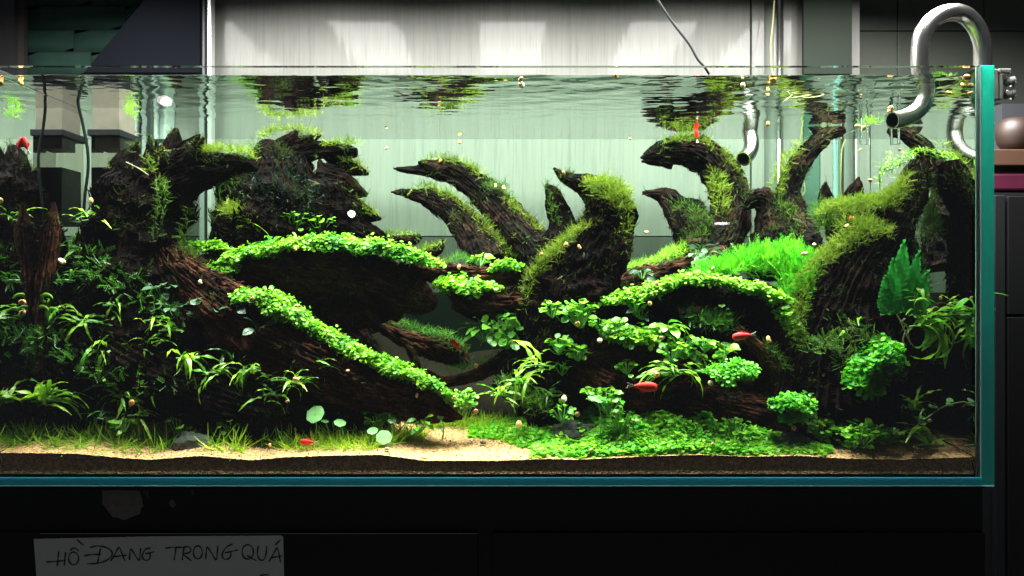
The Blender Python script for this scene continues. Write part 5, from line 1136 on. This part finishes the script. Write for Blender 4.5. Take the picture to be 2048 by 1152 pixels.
# ================================================================== snails
def snail_mesh():
    mb = MB(); pts = []; rs = []
    n = 30
    for i in range(n):
        t = i/(n-1); a = t*2*math.pi*2.4; rr = .52*(1-t)**.8
        pts.append(Vector((math.cos(a)*rr, -.25+.75*t*.9, math.sin(a)*rr+.05))); rs.append(.52*(1-t)**.75+.05)
    mb.tube(pts, rs, 10)
    return mesh('snail', mb.v, mb.f, M['snail'], True)
SM = snail_mesh(); SM2 = SM.copy(); SM2.materials.clear(); SM2.materials.append(simple('pale snail shell', (.80, .60, .36), .4, noise_amt=.35, nscale=300)); SM3 = SM.copy(); SM3.materials.clear(); SM3.materials.append(simple('brown snail shell', (.40, .20, .09), .45, noise_amt=.5, nscale=300))
snails = [(40, 165, .03, 'under the surface line at the top left corner', 7), (7, 164, .04, 'at the left photo edge just below the water line', 7), (4, 346, .04, 'halfway up the left edge of the photo', 7), (122, 523, .03, 'right of the upright stick', 8), (48, 605, .06, 'topmost of the three left of the curled leaf', 6), (20, 624, .06, 'leftmost of the three near the curled leaf', 7), (49, 625, .06, 'nearest the curled leaf on the dark block', 6),
 (183, 402, .12, 'beside the black cable at the stump', 7), (400, 563, .09, 'on the bark right of the stump foot', 6), (503, 598, .07, 'on the yellow green cushion at its left', 6), (593, 612, .07, 'on the yellow green cushion at its right', 6), (591, 498, .14, 'orange one on the bridge carpet', 5.5), (777, 494, .14, 'near the right end of the bridge carpet', 5.5), (590, 477, .22, 'pale one above the bridge carpet', 4), (264, 806, .04, 'on the fern at lower left', 7), (592, 760, .04, 'in the fern on the long root', 7), (573, 803, .04, 'under the fern on the long root', 5), (695, 741, .05, 'striped one hanging over dark bark', 6), (833, 791, .06, 'on bare bark near the root end', 5.5),
 (773, 296, .485, 'small one on the back glass left of the fingers', 5), (920, 284, .485, 'small one on the back glass above the fingers', 5), (880, 321, .42, 'on top of the upper back finger', 6), (1042, 157, .006, 'upper one of the pair at the water line', 7), (1043, 168, .008, 'lower one of the pair at the water line', 7.5), (1232, 152, .006, 'alone at the water line right of the pair', 7.5), (1545, 160, .02, 'at the water line below the steel pole', 8), (1487, 170, .03, 'paler one just under the water line', 7.5), (1535, 249, .2, 'beside the inlet pipe', 6.5), (1260, 277, .485, 'tiny dark one on the back glass', 4), (1128, 346, .19, 'at the curled fingertip of the hand', 6), (1293, 464, .4, 'alone on the glass left of the arch', 5),
 (917, 534, .18, 'on the bridge at the foot of the fingers', 5.5), (983, 531, .18, 'left of the small centre cushion', 5), (992, 372, .34, 'left one in the moss clump on the upper finger', 6), (1008, 376, .34, 'right one in the moss clump on the upper finger', 5.5), (1131, 490, .13, 'left one on the mossy slope of the hand', 5), (1158, 493, .13, 'right one on the mossy slope of the hand', 6.5), (1083, 508, .13, 'lowest on the mossy slope of the hand', 5.5), (905, 563, .15, 'on the centre cushion', 5), (1313, 567, .1, 'large one on the right ledge carpet', 8), (1299, 607, .1, 'under the right ledge carpet', 5), (1426, 536, .17, 'yellow one among leaves behind the ledge', 6), (1154, 648, .08, 'below the wide round leaved bush', 6), (1199, 680, .06, 'large cream one on dark bark', 7.5), (1323, 677, .07, 'on the bright crowded bush', 5.5), (1315, 749, .04, 'on the fern above the red fish', 6), (1537, 680, .09, 'right of the slanting twig', 7), (1646, 750, .07, 'on the trunk above the olive moss', 6), (1128, 797, .05, 'large cream one over the tiny leaved bush', 8), (1155, 828, .06, 'brown one right of the tiny leaved bush', 5.5), (1066, 719, .07, 'on the tall fern leaf', 5), (953, 731, .16, 'on the mossy root in the hollow', 5), (1589, 856, .035, 'above the flat grey stone', 7), (1422, 765, .05, 'on the round leafy cushion', 6), (1587, 829, .05, 'in the cushion at the trunk foot', 5), (1708, 438, .12, 'green one in the trunk moss', 5), (1693, 451, .11, 'yellow one in the trunk moss', 6), (1608, 508, .12, 'amber one where moss meets bright slope', 7), (1628, 489, .12, 'pale one at the top of the bright slope', 5), (1855, 593, .05, 'left one on the curly ferns', 6), (1882, 596, .05, 'right one on the curly ferns', 5.5), (1848, 858, .035, 'lower one by the long runner', 6), (1860, 842, .035, 'upper one by the long runner', 6), (1705, 837, .06, 'behind the creeping plant', 5.5), (910, 794, .05, 'at the end of the leafy ribbon', 5.5), (951, 822, .06, 'in the bushy stem plant', 5.5), (1037, 848, .06, 'on the sand edge under the hand', 7), (1728, 203, .2, 'at the top of the glass tube', 6), (1716, 253, .1, 'left one before the glass tube', 6), (1729, 256, .09, 'right one before the glass tube', 6.5), (1782, 215, .07, 'above the mouth of the outlet pipe', 6), (1778, 224, .07, 'just over the outlet pipe mouth', 6), (1823, 336, .12, 'upper one on the broken trunk top', 6), (1808, 346, .12, 'lower one on the broken trunk top', 6.5), (1932, 156, .02, 'upper one by the clamp', 7), (1926, 170, .02, 'lower one by the clamp', 7), (1897, 186, .04, 'left of the clamp under the rim', 6), (1888, 484, .12, 'on dark wood near the right pane', 6), (1259, 900, .02, 'in the front edge of the green carpet', 6), (1182, 902, .012, 'white one at the front of the carpet', 5), (1720, 300, .3, 'hovering right of the branch tip', 4), (1740, 360, .2, 'beside the right driftwood spike', 5), (540, 891, .03, 'on the sand left of the red shrimp', 5), (700, 796, .08, 'greyish one under the long root', 5), (1425, 888, .012, 'yellow one at the carpet edge near the stone', 5), (1830, 895, .02, 'in the open sand of the right corner', 5)]
for i, (px, py, d, lab, r_) in enumerate(snails):
    o = link('snail', SM2 if ('pale' in lab or 'cream' in lab or i % 5 == 3) else (SM3 if ('dark' in lab or 'brown' in lab or i % 7 == 2) else SM)); o.location = P(px, py, d); s_ = r_*R(d)*random.uniform(.8, 1.15); o.scale = (s_, s_*.9, s_*.95)
    o.rotation_euler = (random.uniform(0, 6.3), random.uniform(0, 6.3), random.uniform(0, 6.3))
    tag(o, 'small round tan snail '+lab, 'snail', 'tan snails all over the tank')

# ================================================================== red fish
def fish_parts(px, py, d, ln, ang, lab, yaw=0):
    ln *= 1.25
    root = empty('red_fish', P(px, py, d)); tag(root, lab, 'fish', 'small red fish')
    k = ln*R(d); V, F = [], []; n, sg = 12, 12
    for i in range(n+1):
        t = i/n; x = t-.5; h = .23*math.sin(math.pi*min(1, .1+t*.95))**.6*(1-.35*t)+.012
        for j in range(sg): a = 2*math.pi*j/sg; V.append((x*k, .62*h*k*math.cos(a), h*k*math.sin(a)))
    for i in range(n):
        for j in range(sg): F.append((i*sg+j, i*sg+(j+1) % sg, (i+1)*sg+(j+1) % sg, (i+1)*sg+j))
    F.append(tuple(range(sg))[::-1]); F.append(tuple(n*sg+j for j in range(sg)))
    link('body', mesh('body', V, F, M['red']), None, root)
    th = .0006
    MB().prism([(.46*k, .02*k), (.78*k, .13*k), (.70*k, 0), (.78*k, -.13*k), (.46*k, -.02*k)], -th, th).build('tail_fin', M['palefin'], root)
    MB().prism([(-.08*k, .17*k), (.02*k, .28*k), (.2*k, .24*k), (.2*k, .12*k)], -th, th).build('dorsal_fin', M['red'], root)
    MB().prism([(0, -.17*k), (.1*k, -.27*k), (.18*k, -.22*k), (.16*k, -.12*k)], -th, th).build('belly_fin', M['red'], root)
    for s_ in (-1, 1): MB().tube([(-.38*k, s_*.060*k, .04*k), (-.38*k, s_*.085*k, .04*k)], [.03*k, .02*k], 8).build('eye', M['eye'], root)
    root.rotation_euler = (0, math.radians(ang), math.radians(yaw))
fish_parts(1290, 773, .03, 38, 184, 'red fish with a pale tail below the broad fern', 0)
fish_parts(1484, 672, .04, 30, -8, 'red fish at the tip of the slanting twig', 0)
fish_parts(911, 690, .2, 20, 50, 'red fish diving in front of the hollow', 20)
fish_parts(51, 288, .06, 22, 70, 'red fish swimming upright in open water at the far left')
fish_parts(1393, 268, .40, 18, 80, 'thin red fish above the top of the arch', 30)
fish_parts(1702, 437, .11, 16, 0, 'red fish resting in the trunk moss', 60)
fish_parts(615, 884, .03, 22, 5, 'red shrimp like fish on the grass at the bottom left of centre', 10)

# ================================================================== small room lamps behind the photographer, seen only as glints in the front glass
def bulb(px, py, wpx, hpx, e_, col, lab):
    k_ = 1+1.5/D; m, nt, N, K, b, out = new_mat('lit bulb'); b.inputs['Emission Color'].default_value = (*col, 1); b.inputs['Emission Strength'].default_value = e_
    x, z = (px-1024)*S*k_, ZC+(576-py)*S*k_; w_, h_ = wpx*S*k_/2, hpx*S*k_/2
    V, F = lathe([(0, -1), (.55, -.83), (.9, -.45), (1, 0), (.9, .45), (.55, .83), (0, 1)], 16)
    o = link('room_lamp', mesh('room_lamp', [(x+v[0]*w_, -1.5-.012+v[1]*w_*.5, z+v[2]*h_) for v in V], F, m)); tag(o, lab, 'lamp')
bulb(703, 428, 15, 15, 30, (1, 1, 1), 'small round lit bulb mirrored as a glint before the claw')
bulb(330, 202, 26, 20, 18, (1, .86, .92), 'pinkish lit lamp mirrored at the upper left of the glass')
bulb(1443, 447, 30, 6, 16, (.95, .95, 1), 'short lit tube mirrored in the glass before the arch')
